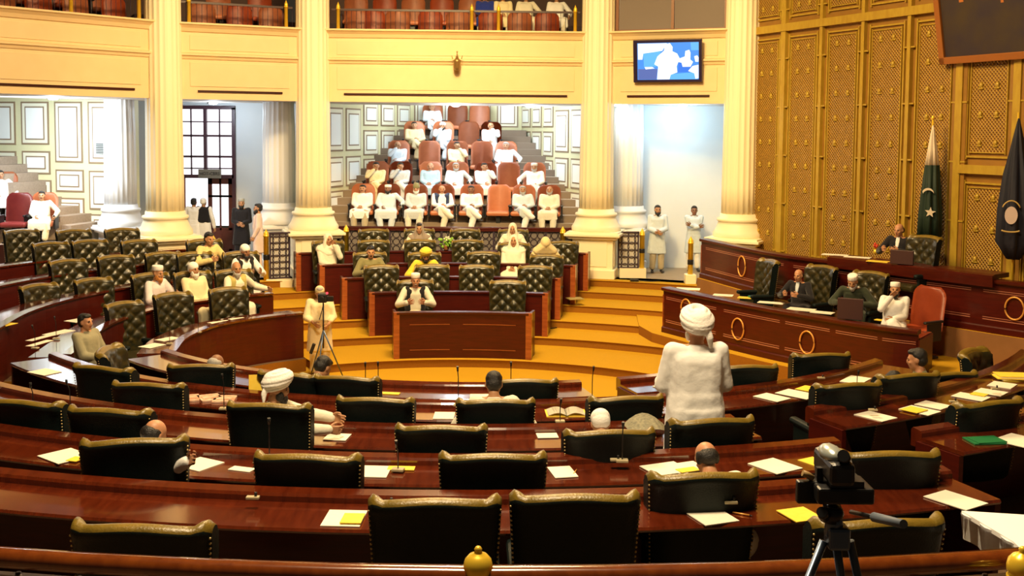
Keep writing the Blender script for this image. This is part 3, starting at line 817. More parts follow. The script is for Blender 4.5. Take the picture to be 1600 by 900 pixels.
def ang1(px, nm):
    """angle on near arc nm (about C1) for a photo column"""
    R = NR[nm][0]; u = ray(px, 650); u = u.x/u.y
    a = u*u+1; b = -2*(u*C1[0]+C1[1]); c = C1[0]**2+C1[1]**2-R*R
    Y = (-b-math.sqrt(b*b-4*a*c))/(2*a)
    return math.degrees(math.atan2(Y-C1[1], u*Y-C1[0])) % 360
DT = .75
rowword = dict(A='nearest row', B='second row from the camera', C='third row from the camera', D='fourth row from the camera', E='fifth row, edging the carpeted well')
def near_bench(nm, a0, a1, side, ends=(True, True)):
    R, z = NR[nm]
    return bench(arc(C1, R, a0, a1), 'curved_desk', side, z, DT, 'curved desks of the near block', ends=ends)
near_bench('A', 196, ang1(1568, 'A'), 'glossy curved mahogany desk of the nearest row', (False, True))
near_bench('B', 197, ang1(1372, 'B'), 'glossy curved mahogany desk of the second row from the camera', (False, True))
near_bench('B', ang1(1484, 'B')+.9, 325, 'short stretch of second-row desk at the right edge', (True, False))
near_bench('C', 199, ang1(1190, 'C'), 'curved mahogany desk of the third row from the camera, left of the aisle', (False, True))
near_bench('C', ang1(1322, 'C'), 326, 'third-row desk right of the aisle, strewn with white papers', (True, False))
near_bench('D', ang1(18, 'D'), 318, 'curved mahogany desk of the fourth row from the camera', (True, True))
near_bench('E', 222, ang1(928, 'E'), 'curved desk edging the left and centre of the carpeted well', (True, True))
near_bench('E', ang1(995, 'E'), ang1(1125, 'E'), 'short desk end beside the standing speaker, edging the well', (True, True))
# far block: front panels face the camera
FA = [(102.6, 78.2), (105.0, 78.0), (107.8, 77.6), (109.6, 76.8), (111.4, 76.3)]
fw = ['first', 'second', 'third', 'fourth', 'fifth']
for k in range(5):
    R0 = RT[k]+.14; z = ZT[k]
    pth = arc(C2, R0, FA[k][0], FA[k][1])
    r = empty('curved_desk', 'dark mahogany desk of the '+fw[k]+' row in the block facing the camera' if k else 'broad mahogany front desk facing the camera at the head of the well', 'desk', (0, 0, 0), 0, 'desks of the far block')
    m = MB(); m.sweep(pth, [(0, z), (0, z+.88), (.035, z+.88), (.035, z)]); m.build('front_panel', WOOD, r)
    m = MB(); m.sweep(pth, [(-.03, z+.87), (-.035, z+.91), (.10, z+.92), (.11, z+.87)]); m.build('ledge', WOOD, r)
    m = MB(); m.sweep(pth, [(.05, z+.74), (.05, z+.78), (.50, z+.78), (.50, z+.74)]); m.build('desktop', WOODT, r)
    for q in (0, -1):
        p, n = pth[q]; m = MB(); c = p+n*.25; m.box((c.x, c.y, z+.45), (.52, .05, .90), rz=math.atan2(n.y, n.x)); m.build('end_panel', WOOD, r)
        m = MB(); c = p+n*(.02); m.box((c.x, c.y, z+.46), (.10, .12, .92), rz=math.atan2(n.y, n.x), bev=.01); m.build('end_post', WOODL, r)
    if k == 0:
        m = MB(); n_ = len(pth)
        for s0, s1 in ((1, n_//2), (n_//2+0, n_-1)):
            q = pth[s0:s1]
            if len(q) < 2: continue
            for za in (.16, .66): m.sweep(q, [(-.008, z+za), (-.008, z+za+.012), (0, z+za+.012), (0, z+za)])
        m.build('panel_moulding', WOODL, r)
# left block
LROW = []
for k in range(5):
    d0 = 1.27*k; z = ZL[k]; pth = offs(LPATH, d0)
    if k: # extend rows towards the camera side
        p, n = pth[-1]; t = (pth[-1][0]-pth[-2][0]).normalized(); pth = pth+[(p+t*.6, n), (p+t*1.2*1.0, n)]
    LROW.append(pth)
    r = empty('curved_desk', 'curved mahogany desk, '+['first and lowest', 'second', 'third', 'fourth', 'fifth and highest'][k]+' of the left block', 'desk', (0, 0, 0), 0, 'desks of the left block')
    m = MB(); m.sweep(pth, [(0, z-.3), (0, z+.85), (.04, z+.85), (.04, z-.3)]); m.build('front_panel', WOOD, r)
    m = MB(); m.sweep(pth, [(-.03, z+.84), (-.035, z+.875), (.10, z+.885), (.11, z+.84)]); m.build('ledge', WOODT, r)
    m = MB(); m.sweep(pth, [(.05, z+.80), (.05, z+.84), (.56, z+.84), (.56, z+.80)]); m.build('desktop', WOODT, r)
    for q in (0, -1):
        p, n = pth[q]; m = MB(); c = p+n*.28; m.box((c.x, c.y, z+.41), (.52, .05, .80), rz=math.atan2(n.y, n.x)); m.build('end_panel', WOOD, r)

# ------------------------------------------------------------------ leather armchair
def leather_chair(loc, yaw, label, H=1.21, mats_=(LEATH, LEATHF, LEATHG, NAIL), tuft=True, name='leather_armchair', arms=True, Wd=.80):
    root = empty(name, label, 'chair', loc, yaw)
    hw = Wd/2; zb = .42
    b = MB(); NU = 44 if tuft and H > 1.3 else 26
    zt_ = H-.07
    cols = []
    for i in range(NU+1):
        u = -1+2*i/NU; au = abs(u)
        ear = max(0, (au-.80)/.20)
        arch = .045*(1-u*u)
        rr = .048+.022*math.sin(PI*min(1, ear))*(1 if ear > 0 else 0)
        top = zt_-.045+arch+.015*math.sin(PI*min(1, ear))
        wing = -.13*au**4
        prof = []
        NF = 34 if tuft and H > 1.3 else 14
        for j in range(NF+1):
            v = j/NF; z = zb+(top-zb)*v
            puff = .030*math.cos(u*PI/2)**.5 if au < 1 else 0
            dy = -.055-puff+wing
            if tuft and au < .93 and .28 < v < .97:
                cu = (u*hw)/.125; cv = (z-zb)/.11
                t_ = abs(math.sin(PI*(cu+cv)/2))*abs(math.sin(PI*(cu-cv)/2))
                dy -= .045*t_**.55-.02
            prof.append((dy, z, 1))
        cy, cz = -.012+wing*.9, top+.0
        for q in range(9):
            a = PI-q*PI/8*1.15
            prof.append((cy+.02+rr*1.15*math.cos(a), cz+rr*math.sin(a)+.01, 2 if q < 6 else 0))
        for j in range(5):
            v = 1-j/4; prof.append((.045+wing*.85, zb+(top-.05-zb)*v, 0))
        wx = hw*(.90+.10*0)
        ring = []
        for (y, z, k) in prof:
            v = (z-zb)/(H-zb); x = u*hw*(.90+.10*min(1, max(0, v)))
            lean = .10*v
            ring.append((b.b.verts.new((x, y+.28+lean, z)), k))
        cols.append(ring)
    n = len(cols[0])
    for A, B in zip(cols, cols[1:]):
        for j in range(n):
            j2 = (j+1) % n
            f = b.b.faces.new((A[j][0], B[j][0], B[j2][0], A[j2][0])); f.smooth = True; f.material_index = min(A[j][1], 2) if j2 else 0
    for R in (cols[0], cols[-1][::-1]):
        b.b.faces.new([v for v, k in R]).material_index = 0
    b.slot = 3
    for sx in (-1, 1):
        for j in range(22):
            z = zb+.05+(H-.16-zb)*j/21; v = (z-zb)/(H-zb)
            b.ico((sx*hw*(.885+.10*v), .335+.10*v-.13*.75, z), .0085, 1)
    b.build('backrest', list(mats_), root)
    b = MB(); b.box((0, -.02, .43), (Wd-.16, .56, .13), bev=.045); b.build('seat', mats_[1], root)
    if arms:
        for sx in (-1, 1):
            b = MB(); b.box((sx*(hw-.055), .0, .66), (.10, .50, .075), bev=.032); b.box((sx*(hw-.055), .02, .52), (.06, .40, .24), bev=.02)
            b.build('armrest', mats_[0], root)
    b = MB(); b.cyl((0, 0, .10), (0, 0, .38), .03); b.build('column', DARKM, root)
    b = MB()
    for k in range(5):
        a = 2*PI*k/5; b.cyl((0, 0, .11), (.30*math.cos(a), .30*math.sin(a), .07), .022, .015, 6); b.ico((.30*math.cos(a), .30*math.sin(a), .03), .03, 1)
    b.build('star_base', DARKM, root)
    return root
proto_n = leather_chair((0, 0, 0), 0, 'x')
proto_f = leather_chair((0, 0, 0), 0, 'x', H=1.38, Wd=.78)
used = dict(n=False, f=False)
def face(p, q): # yaw so local -Y points from p to q
    d = Vector((q[0]-p[0], q[1]-p[1])); return math.atan2(d.x, -d.y)
def put_chair(kind, loc, yaw, label, group):
    pr = proto_n if kind == 'n' else proto_f
    o = copy_tree(pr) if used[kind] else pr
    used[kind] = True
    o.location = loc; o.rotation_euler = (0, 0, yaw); o['label'] = label; o['group'] = group
    return o
NCH = {}; FCH = {}
def near_chair(px, py, nm, label, dyaw=0, yaw=None, Htop=1.19):
    z = NR[nm][1]; p = at(px, py, z+Htop)
    y = face(p, C1) if yaw is None else math.radians(yaw)
    y += math.radians(dyaw)
    f = Vector((math.sin(y), -math.cos(y)))
    P = Vector((p.x, p.y)); nx = {'B': 'A', 'C': 'B', 'D': 'C', 'E': 'D'}.get(nm)
    if nx and px < 1250 and px not in (1108, 958):
        v = P-Vector(C1); lim = NR[nx][0]-.64
        if v.length > lim: P = Vector(C1)+v.normalized()*lim
    c = P+f*.42
    NCH[(nm, px)] = (c, f, y)
    return put_chair('n', (c.x, c.y, z), y, label, 'green leather armchairs of the near block')
CH_A = [(208, 824, 'A', 'nearest-row green armchair at far left, only its top above the rail', 4), (679, 783, 'A', 'green armchair in the nearest row, left one of the touching centre pair', 2),
        (902, 776, 'A', 'green armchair in the nearest row, right one of the touching centre pair', -2), (1388, 816, 'A', 'nearest-row green armchair behind the camera tripod', -4)]
CH_B = [(206, 688, 'B', 'green armchair turned askew in the second row, with a bald man beyond it', 22), (473, 713, 'B', 'second-row green armchair left of the yellow-and-white papers', 0),
        (771, 712, 'B', 'second-row green armchair directly behind the centre pair', 0), (1108, 742, 'B', 'low second-row green armchair in front of a bald head', -2), (1398, 708, 'B', 'second-row green armchair just right of the camera tripod head', -14)]
CH_C = [(8, 632, 'C', 'third-row green armchair cut by the left edge of the view', 8), (160, 640, 'C', 'third-row green armchair left of the bald man', 8), (413, 632, 'C', 'green armchair of the man in the white turban', 4),
        (688, 667, 'C', 'empty third-row green armchair near the centre', 0), (958, 674, 'C', 'green armchair behind the round white skullcap', 0), (1121, 656, 'C', 'green armchair standing behind the speaker in white', -2), (1560, 628, 'C', 'third-row green armchair at the right edge of the view', -8)]
CH_D = [(149, 573, 'D', 'fourth-row green armchair right of the pointed white desk end', 8), (222, 600, 'D', 'fourth-row green armchair overlapping its left neighbour', 14), (582, 623, 'D', 'fourth-row green armchair left of the dark-haired man', 0),
        (776, 631, 'D', 'green armchair of the dark-haired man at the centre', 0), (986, 622, 'D', 'fourth-row green armchair just left of the standing speaker', 0), (1335, 600, 'D', 'fourth-row green armchair right of the aisle by the white papers', -14), (1430, 585, 'D', 'green armchair of the dark-haired man at right', -18)]
CH_E = [(297, 574, 'E', 'tilted green armchair of the balding man at the left of the well', 30), (408, 599, 'E', 'fifth-row green armchair behind the white turban', 0), (531, 592, 'E', 'fifth-row green armchair in front of the videographer', 0),
        (824, 603, 'E', 'fifth-row green armchair right of the dark-haired man', -4), (1187, 576, 'E', 'fifth-row green armchair just right of the standing speaker', -22), (1290, 553, 'E', 'green armchair facing the lower presiding desk', -30), (1506, 545, 'E', 'green armchair turned toward the camera at the right', 178), (1490, 583, 'E', 'olive green armchair beside the dark-haired man at right', -28)]
for c in CH_A+CH_B+CH_C+CH_D+CH_E: near_chair(*c)
# seat of the reading man at left
near_chair(134, 547, 'E', 'grey-green armchair of the man reading papers at left', yaw=95)

def far_chair(px, py, z, label, group, dyaw=0, target=(-.9, 14)):
    p = at(px, py, z+1.36); yw = face(p, target)+math.radians(dyaw)
    f = Vector((math.sin(yw), -math.cos(yw))); P = Vector((p.x, p.y))
    if 'far block' in group:
        k = min(range(5), key=lambda q: abs(ZT[q]-z)); v = P-Vector(C2); lim = (RT[k+1] if k < 4 else 12.45)+.09
        if v.length > lim: P = Vector(C2)+v.normalized()*lim
    else:
        k = min(range(5), key=lambda q: abs(ZL[q]-z))
        if k < 4:
            q, n = min(LROW[k+1], key=lambda e: (e[0]-P).length); s_ = (P-q).dot(n)
            inner = (q-LROW[k+1][0][0]).length > .3 and (q-LROW[k+1][-1][0]).length > .5
            if s_ > -.05 and inner: P = P-n*min(.4, s_+.05)
    c = P+f*.42
    FCH[px] = (c, f, yw, z)
    return put_chair('f', (c.x, c.y, z), yw, label, group)
FC = [[(648, 436), (795, 437)], [(594, 412), (675, 412), (745, 413), (838, 414)], [(573, 389), (663, 393), (757, 391), (856, 397)], [(506, 372), (582, 373), (656, 373), (731, 373), (804, 378), (881, 376)], [(583, 357), (655, 356), (727, 357), (803, 357)]]
for k, row in enumerate(FC):
    for i, (x, y) in enumerate(row):
        far_chair(x, y, ZT[k], 'tufted green armchair, '+ordn(i, len(row))+' in the '+fw[k]+' row facing the camera', 'tufted armchairs of the far block')
LC = [[(150, 470, 2), (258, 456, 0), (351, 448, 0)], [(20, 442, 1), (112, 432, 1), (228, 426, 1), (295, 423, 1), (360, 420, 1)], [(76, 403, 2), (166, 397, 2), (250, 393, 2), (300, 393, 2), (372, 392, 2)],
      [(54, 376, 3), (134, 374, 3), (212, 374, 3), (315, 373, 3)], [(28, 358, 4), (110, 358, 4), (186, 356, 4)]]
lw_ = ['lowest', 'second', 'third', 'fourth', 'highest']
for k, row in enumerate(LC):
    for i, (x, y, t_) in enumerate(row):
        z = ZL[k] if not (k == 0 and i == 0) else ZL[0]
        far_chair(x, y, z, 'tufted green armchair, '+ordn(i, len(row))+' in the '+lw_[k]+' row of the left block', 'tufted armchairs of the left block', target=(-.9, 15))

# ------------------------------------------------------------------ gallery armchairs (brown leather, rounded high back)
def gallery_chair(label, m_=BROWNL):
    root = empty('gallery_chair', label, 'chair')
    b = MB(); n = 14
    A = []
    for i in range(n+1):
        t = i/n; z = .46+.72*t; w = .285*(1-.0*t)*(1 if t < .75 else math.sqrt(max(.0, 1-((t-.75)/.27)**2)*.75+.25))
        row = []
        for k in range(9):
            u = -1+k/4; row.append(b.b.verts.new((u*w, .20+.10*t-.05*(1-u*u)+.02*abs(u), z)))
        A.append(row)
    for r0, r1 in zip(A, A[1:]):
        for k in range(8):
            f = b.b.faces.new((r0[k], r0[k+1], r1[k+1], r1[k])); f.smooth = True
    g = bmesh.ops.solidify(b.b, geom=list(b.b.faces), thickness=-.09)
    b.build('backrest', m_, root)
    b = MB(); b.box((0, -.03, .44), (.56, .50, .12), bev=.045); b.build('seat', m_, root)
    for sx in (-1, 1):
        b = MB(); b.box((sx*.31, -.02, .64), (.06, .42, .05), bev=.02); b.box((sx*.31, 0, .48), (.04, .30, .32), bev=.01); b.build('armrest', BLACK, root)
    b = MB(); b.box((0, .03, .20), (.10, .34, .40)); b.box((0, .0, .02), (.5, .42, .04), bev=.01); b.build('pedestal_base', BLACK, root)
    return root
gp = gallery_chair('x'); gp_used = [False]
def put_gchair(loc, yaw, label, group, m_=None):
    o = copy_tree(gp) if gp_used[0] else gp
    gp_used[0] = True
    o.location = loc; o.rotation_euler = (0, 0, yaw); o['label'] = label; o['group'] = group; o.scale = (1.12, 1.0, 1.03)
    if m_:
        for c in o.children:
            if c.name.startswith(('backrest', 'seat')):
                c.material_slots[0].link = 'OBJECT'; c.material_slots[0].material = m_
    return o
GR = [[(566, 1), (606, 1), (650, 1), (691, 1), (736, 1), (779, 0), (817, 1), (858, 1)], [(588, 1), (626, 1), (672, 1), (713, 1), (757, 1), (795, 0), (834, 1)], [(622, 1), (671, 0), (714, 1), (752, 0), (790, 1)], [(648, 1), (692, 1), (732, 0), (766, 1)], [(675, 1), (713, 0), (748, 0)]]
gro = ['front', 'second', 'third', 'fourth', 'top']
GPOS = {}
for k, row in enumerate(GR):
    Y = GS0+.62+1.2*k; z = gz(3*k)
    for i, (px, occ) in enumerate(row):
        u = ray(px, 300-28*k); x = u.x/u.y*Y
        GPOS[(k, i)] = (x, Y, z)
        put_gchair((x, Y, z), random.uniform(-.06, .06)+(-.05 if px > 712 else .05), ('empty ' if not occ else '')+'brown leather chair, '+ordn(i, len(row))+' in the '+gro[k]+' row of the central gallery', 'brown chairs of the central gallery')
# left gallery seats
for i, (px, py, Y, z, m_, lb) in enumerate([(64, 0, 26.7, 1.78, BROWNL, 'leather chair of the man seated alone in the left gallery'), (24, 0, 26.5, 1.78, MAROONL, 'empty maroon chair in the left gallery'), (2, 0, 27.6, 2.25, BROWNL, 'chair of the man at the left edge of the left gallery')]):
    u = ray(px, 300); put_gchair((u.x/u.y*Y, Y, z), .1, lb, 'chairs of the left gallery', m_)
# upper balcony chairs
def on_bay(P, Q, px, py, dd):
    d = (Q-P).normalized(); n = Vector((-d.y, d.x)); O = P+n*dd; u = ray(px, py)
    t_ = (O.x*(-d.y)+O.y*d.x)/(u.x*(-d.y)+u.y*d.x); return Vector((u.x*t_, u.y*t_)), math.atan2(d.y, d.x)
for (P, Q, xs1, xs2, nm) in ((K2, K3, [556, 581, 620, 672, 716, 767, 813, 856], [555, 600, 645, 690, 735], 'over the central gallery'), (K1, K2, [320, 378, 428], [345, 410], 'over the doorway'), (K0, K1, [12, 70, 128, 188], [40, 100, 160], 'over the left gallery')):
    for r_, (xs, dd, z) in enumerate(((xs1, .80, 6.49), (xs2, 2.0, 6.99))):
        for i, px in enumerate(xs):
            q, rz_ = on_bay(P, Q, px, 30, dd)
            put_gchair((q.x, q.y, z), rz_, 'orange-brown balcony chair, '+ordn(i, len(xs))+' in the '+('front' if r_ == 0 else 'second')+' row '+nm, 'chairs of the upper balcony', REDL if i % 2 else BROWNL)

# ------------------------------------------------------------------ presiding chairs
def simple_place(px, py, z, Ztop): return at(px, py, z+Ztop)
p = at(1428, 455, .68+1.15)
rc = put_gchair((p.x+.02, p.y-.1, .68), face(p, (-2, 14)), 'orange-red leather chair of the bearded man at the end of the lower presiding desk', None, REDL); rc.scale = (1.25, 1.1, 1.05); del rc['group']
def green_high(px, py, z, yawd, label):
    p = at(px, py, z+1.36); o = put_chair('f', (p.x, p.y, z), math.radians(yawd), label, 'green high-backed chairs of the presiding desks'); return o
pp = at(1436, 368, 1.5+1.25); o = put_chair('f', (pp.x-.1, pp.y, 1.5-.12), face(pp, (-2, 16)), 'tufted green high-backed chair of the man at the upper desk', 'green high-backed chairs of the presiding desks')
_u = ray(1181, 402); pp = Vector((_u.x/_u.y*21.9, 21.9)); put_chair('f', (pp.x, pp.y, .68), math.radians(-78), 'empty black-green chair seen side-on behind the lower presiding desk', 'green high-backed chairs of the presiding desks')
_u = ray(1268, 412); pp = Vector((_u.x/_u.y*20.9, 20.9)); put_chair('f', (pp.x, pp.y, .68), math.radians(-62), 'green chair of the balding man in a dark jacket', 'green high-backed chairs of the presiding desks')
_u = ray(1346, 424); pp = Vector((_u.x/_u.y*20.0, 20.0)); put_chair('f', (pp.x, pp.y, .68), math.radians(-55), 'green chair of the man in white cap and dark clothes', 'green high-backed chairs of the presiding desks')

# monitors / lecterns on the presiding desks
def hooded(px, py, z, yaw, label, w=.42, h=.26):
    p = at(px, py, z)
    r = empty('desk_monitor', label, 'monitor', p, yaw)
    b = MB(); b.box((0, 0, h/2), (w, .05, h), bev=.008); b.build('rear_cover', mat('dark_brown_plastic', (.05, .018, .018), .5), r)
    b = MB(); b.box((0, .12, .02), (.2, .16, .02)); b.box((0, .07, .08), (.06, .1, .12)); b.build('stand', BLACK, r)
    return r
hooded(1409, 413, 2.22, math.radians(-38), 'dark desk screen in front of the man at the upper desk')
hooded(1328, 499, 1.45, math.radians(-25), 'dark desk screen beside the man in the white cap', .42, .36)

# ------------------------------------------------------------------ papers on desks
pc = dict(w=0, y=0)
def paper(px, py, z, label, col='w', yaw=0.0, w=.21, l=.30, name=None, cen=C1, th=.006):
    p = at(px, py, z); a = math.atan2(cen[1]-p.y, cen[0]-p.x)-PI/2+math.radians(yaw)
    pc['w'] += 1; z += .0013*(pc['w'] % 5)
    m = MB(); m.box((0, 0, th/2), (w, l, th))
    o = m.build(name or ('yellow_paper' if col == 'y' else 'paper_sheet'), YELP if col == 'y' else PAPER, None, (p.x, p.y, z+.001), a)
    tag(o, label, 'paper', 'papers on the desks'); return o
zA, zB, zC, zD, zE = [NR[k][1]+DT for k in 'ABCDE']
def dup_paper(lst):
    for args in lst: paper(*args[:4], **(args[4] if len(args) > 4 else {}))
dup_paper([
 (538, 811, zA, 'white sheet on the nearest desk left of the centre chairs', dict(w=.26, l=.30, yaw=0)),
 (1108, 806, zA, 'plain white sheet on the nearest desk right of the centre chairs', dict(w=.26, l=.34, yaw=12)),
 (1493, 783, zA, 'white sheet on the nearest desk by the white-topped table', dict(w=.26, l=.34, yaw=16)),
 (101, 714, zB, 'white sheet under a yellow note on the second desk, far left', dict(w=.34, l=.30, yaw=-22)),
 (312, 726, zB, 'white sheet on the second desk right of the askew chair', dict(w=.28, l=.28, yaw=-20)),
 (378, 734, zB, 'half-hidden white sheet on the second desk', dict(w=.2, l=.1, yaw=-10)),
 (585, 738, zB, 'white sheet beside a yellow strip on the second desk', dict(w=.24, l=.29)),
 (879, 739, zB, 'white sheet on the second desk right of the centre chair', dict(w=.19, l=.28, yaw=6)),
 (1040, 734, zB, 'left of two white sheets lying together on the second desk', dict(w=.33, l=.28, yaw=14)),
 (1072, 731, zB, 'right of two white sheets lying together under a yellow note', dict(w=.30, l=.24, yaw=14)),
 (1211, 729, zB, 'white sheet on the second desk right of the bald head', dict(w=.30, l=.33, yaw=18)),
 (1590, 689, zB, 'white sheet on the second-row desk at the right edge', dict(w=.36, l=.30, yaw=10)),
 (527, 684, zC, 'crumpled white sheet by the elbow of the turbaned man', dict(w=.22, l=.22)),
 (855, 682, zC, 'small cream sheet on the third desk left of the skullcap', dict(w=.20, l=.16)),
 (1368, 651, zC, 'white sheet nearest the aisle on the right third-row desk', dict(w=.26, l=.34, yaw=8)),
 (1437, 642, zC, 'white sheet under a yellow one on the right third-row desk', dict(w=.26, l=.34, yaw=8)),
 (1458, 634, zC, 'white sheet just beyond the yellow one on the right third-row desk', dict(w=.26, l=.30, yaw=8)),
 (1517, 621, zC, 'white sheet left of a yellow-topped one on the right desk', dict(w=.26, l=.34, yaw=8)),
 (1548, 614, zC, 'broad white sheet near the right edge on the third-row desk', dict(w=.26, l=.30, yaw=8)),
 (1566, 602, zC, 'white sheets heap corner by the right edge', dict(w=.30, l=.26, yaw=8)),
 (694, 650, zD, 'cream sheet on the fourth desk left of the dark-haired man', dict(w=.22, l=.28)),
 (70, 582, zD, 'white sheet on the pointed end of the fourth desk at left', dict(w=.34, l=.26, yaw=10)),
 (1206, 622, zD, 'white sheet on the fourth desk just right of the speaker', dict(w=.26, l=.34, yaw=12)),
 (1246, 617, zD, 'long white sheet on the fourth desk beside the first', dict(w=.30, l=.42, yaw=14)),
 (1337, 594, zD, 'white sheet on the fourth desk by the small microphone', dict(w=.42, l=.26, yaw=14)),
 (750, 621, zE, 'white sheet at the left elbow of the dark-haired man', dict(w=.24, l=.28)),
 (1040, 606, zE, 'white sheet on the short desk end left of the speaker', dict(w=.24, l=.24)),
 (345, 585, zE, 'white sheet beside the balding man at the well', dict(w=.22, l=.24)),
 (1250, 806, zA, 'plain yellow sheet on the nearest desk left of the tripod', dict(col='y', w=.22, l=.24, yaw=8)),
 (1272, 722, zB, 'yellow sheet on the second desk left of the tripod head', dict(col='y', w=.18, l=.2, yaw=15)),
 (607, 615, zE, 'yellow strip on the desk edging the well', dict(col='y', w=.28, l=.10)),
 (1262, 608, zD, 'yellow sheet beyond the long white one on the fourth desk', dict(col='y', w=.26, l=.2, yaw=14)),
 (627, 733, zB, 'narrow yellow strip on the second desk', dict(col='y', w=.22, l=.10)),
])
def onpaper(px, py, z, label, w, l, yaw=0):
    return paper(px, py, z+.010, label, 'y', yaw, w, l)
onpaper(551, 812, zA, 'yellow slip lying on a white sheet, nearest desk', .14, .18, 0)
onpaper(118, 718, zB, 'yellow slip on the white sheet at far left', .10, .12, 0)
onpaper(1075, 735, zB, 'yellow slip on the paired white sheets', .18, .10, 14)
onpaper(1428, 641, zC, 'yellow sheet across a white one on the right desk', .22, .20, 8)
onpaper(1530, 617, zC, 'yellow slip between two white sheets on the right desk', .14, .16, 8)
# stack of yellow and white sheets at right
r = empty('paper_stack', 'ragged stack of yellow and white papers at the right edge desk', 'paper', at(1580, 592, zC+.001))
for i in range(5):
    m = MB(); m.box((random.uniform(-.03, .03), random.uniform(-.03, .03), .006+.011*i), (.36, .26, .010), rz=random.uniform(-.2, .2)); m.build('sheet', PAPER if i % 2 else YELP, r)
# open book near the centre
p = at(884, 646, zD)
ob = empty('open_book', 'open white book with curling pages on the fourth desk', 'book', p, .05)
for sx, nm in ((-1, 'page'), (1, 'page')):
    m = MB(); n = 8; V = []
    for i in range(n+1):
        t = i/n; V.append((m.b.verts.new((sx*(.002+.20*t), -.14, .012+.035*math.sin(PI*t)*(1-.3*t))), m.b.verts.new((sx*(.002+.20*t), .14, .012+.035*math.sin(PI*t)*(1-.3*t)))))
    for a, b_ in zip(V, V[1:]): m.b.faces.new((a[0], b_[0], b_[1], a[1])).smooth = True
    bmesh.ops.solidify(m.b, geom=list(m.b.faces), thickness=.008); m.build(nm, PAPER, ob)
m = MB(); m.box((-.1, 0, .004), (.24, .30, .006)); m.box((.1, 0, .004), (.24, .30, .006)); m.build('cover', YELP, ob)
# newspaper held low beside the skullcap
p = at(1012, 676, zC+.02); m = MB(); V = []
for i in range(7):
    t = i/6; V.append([m.b.verts.new((-.2+.4*t, -.14, .05*math.sin(PI*t)+.02)), m.b.verts.new((-.2+.4*t, .14, .10*math.sin(PI*t)+.06))])
for a, b_ in zip(V, V[1:]): m.b.faces.new((a[0], b_[0], b_[1], a[1]))
bmesh.ops.solidify(m.b, geom=list(m.b.faces), thickness=.006)
tag(m.build('newspaper', mat('newsprint', (.55, .52, .36), .8, noise=(40, (.30, .30, .24))), None, p, .3), 'folded grey newspaper propped on the desk between skullcap and speaker', 'newspaper')
# magazines by the left chairs
p = at(316, 624, zD)
for i, (dx, dy, a) in enumerate(((-.16, 0, .3), (.08, .03, .5), (.26, -.02, .1))):
    m = MB(); m.box((0, 0, .01), (.24, .30, .018)); m.box((0, -.02, .022), (.18, .12, .006))
    tag(m.build('magazine', [mat('pinkish_print', (.75, .55, .42), .6, noise=(12, (.5, .22, .12)))], None, (p.x+dx, p.y+dy, zD+.001), a), ['pinkish magazine at the left of the spread on the fourth desk', 'middle pinkish magazine lying askew on the fourth desk', 'pinkish magazine at the right end of the spread, near the turbaned man'][i], 'magazine', 'magazines on the fourth desk')
# yellow envelope standing up
p = at(400, 615, zD); m = MB(); m.box((0, 0, .11), (.16, .02, .22), rx=-.3); tag(m.build('yellow_envelope', YELP, None, p, .2), 'yellow envelope propped up behind the turbaned man', 'envelope')
# pens
def pen(px, py, z, yaw, label):
    p = at(px, py, z); o = empty('pen', label, 'pen', (p.x, p.y, z+.008), yaw, 'pens on the desks')
    b = MB(); b.cyl((-.07, 0, 0), (.05, 0, 0), .006, seg=8); b.build('barrel', GOLDP, o); b = MB(); b.cyl((.05, 0, 0), (.075, 0, 0), .006, .001, 8); b.build('tip', BLACK, o)
pen(1160, 805, zA, -.5, 'golden pen on the nearest desk'); pen(899, 738, zB, 1.3, 'golden pen beside the white sheet on the second desk')
# green folder at right
p = at(1538, 690, zB); m = MB(); m.box((0, 0, .008), (.30, .22, .012)); m.box((.02, .0, .018), (.28, .20, .006), rz=.1)
tag(m.build('green_folder', GREENP, None, (p.x, p.y, zB+.001), .1), 'dark green folder on the second-row desk near the right edge', 'folder')

# desks of the left block: papers
zl0, zl1 = ZL[0]+.84, ZL[1]+.84
for i, (px, py, z, w, l, c, lb) in enumerate([(238, 541, zl0, .36, .26, 'w', 'white sheet at the near end of the lowest left desk'), (262, 530, zl0, .36, .22, 'w', 'white sheet beyond the first on the lowest left desk'), (345, 504, zl0, .40, .26, 'w', 'sheet on the lowest left desk in front of a tufted chair'), (372, 499, zl0, .30, .24, 'w', 'rightmost sheet on the lowest left desk'),
        (62, 537, zl1, .50, .12, 'w', 'lower of the pair of sheets on the second left desk'), (62, 529, zl1, .50, .12, 'w', 'upper of the pair of sheets on the second left desk'), (92, 520, zl1, .5, .22, 'w', 'wide white sheet further up the second left desk'), (122, 501, zl1, .35, .3, 'w', 'yellowish sheet beyond on the second left desk'),
        (192, 484, zl1, .26, .2, 'w', 'white sheet under the hand of the white-capped bearded man'), (12, 508, ZL[2]+.84, .3, .14, 'y', 'yellow strip on the third left desk'), (70, 462, ZL[2]+.84, .36, .18, 'w', 'white and yellow papers on the third left desk'), (162, 449, ZL[2]+.84, .4, .12, 'y', 'yellowish papers on the third left desk beside the bearded man')]):
    o = paper(px, py, z, lb, c, 0, w, l, cen=C2)
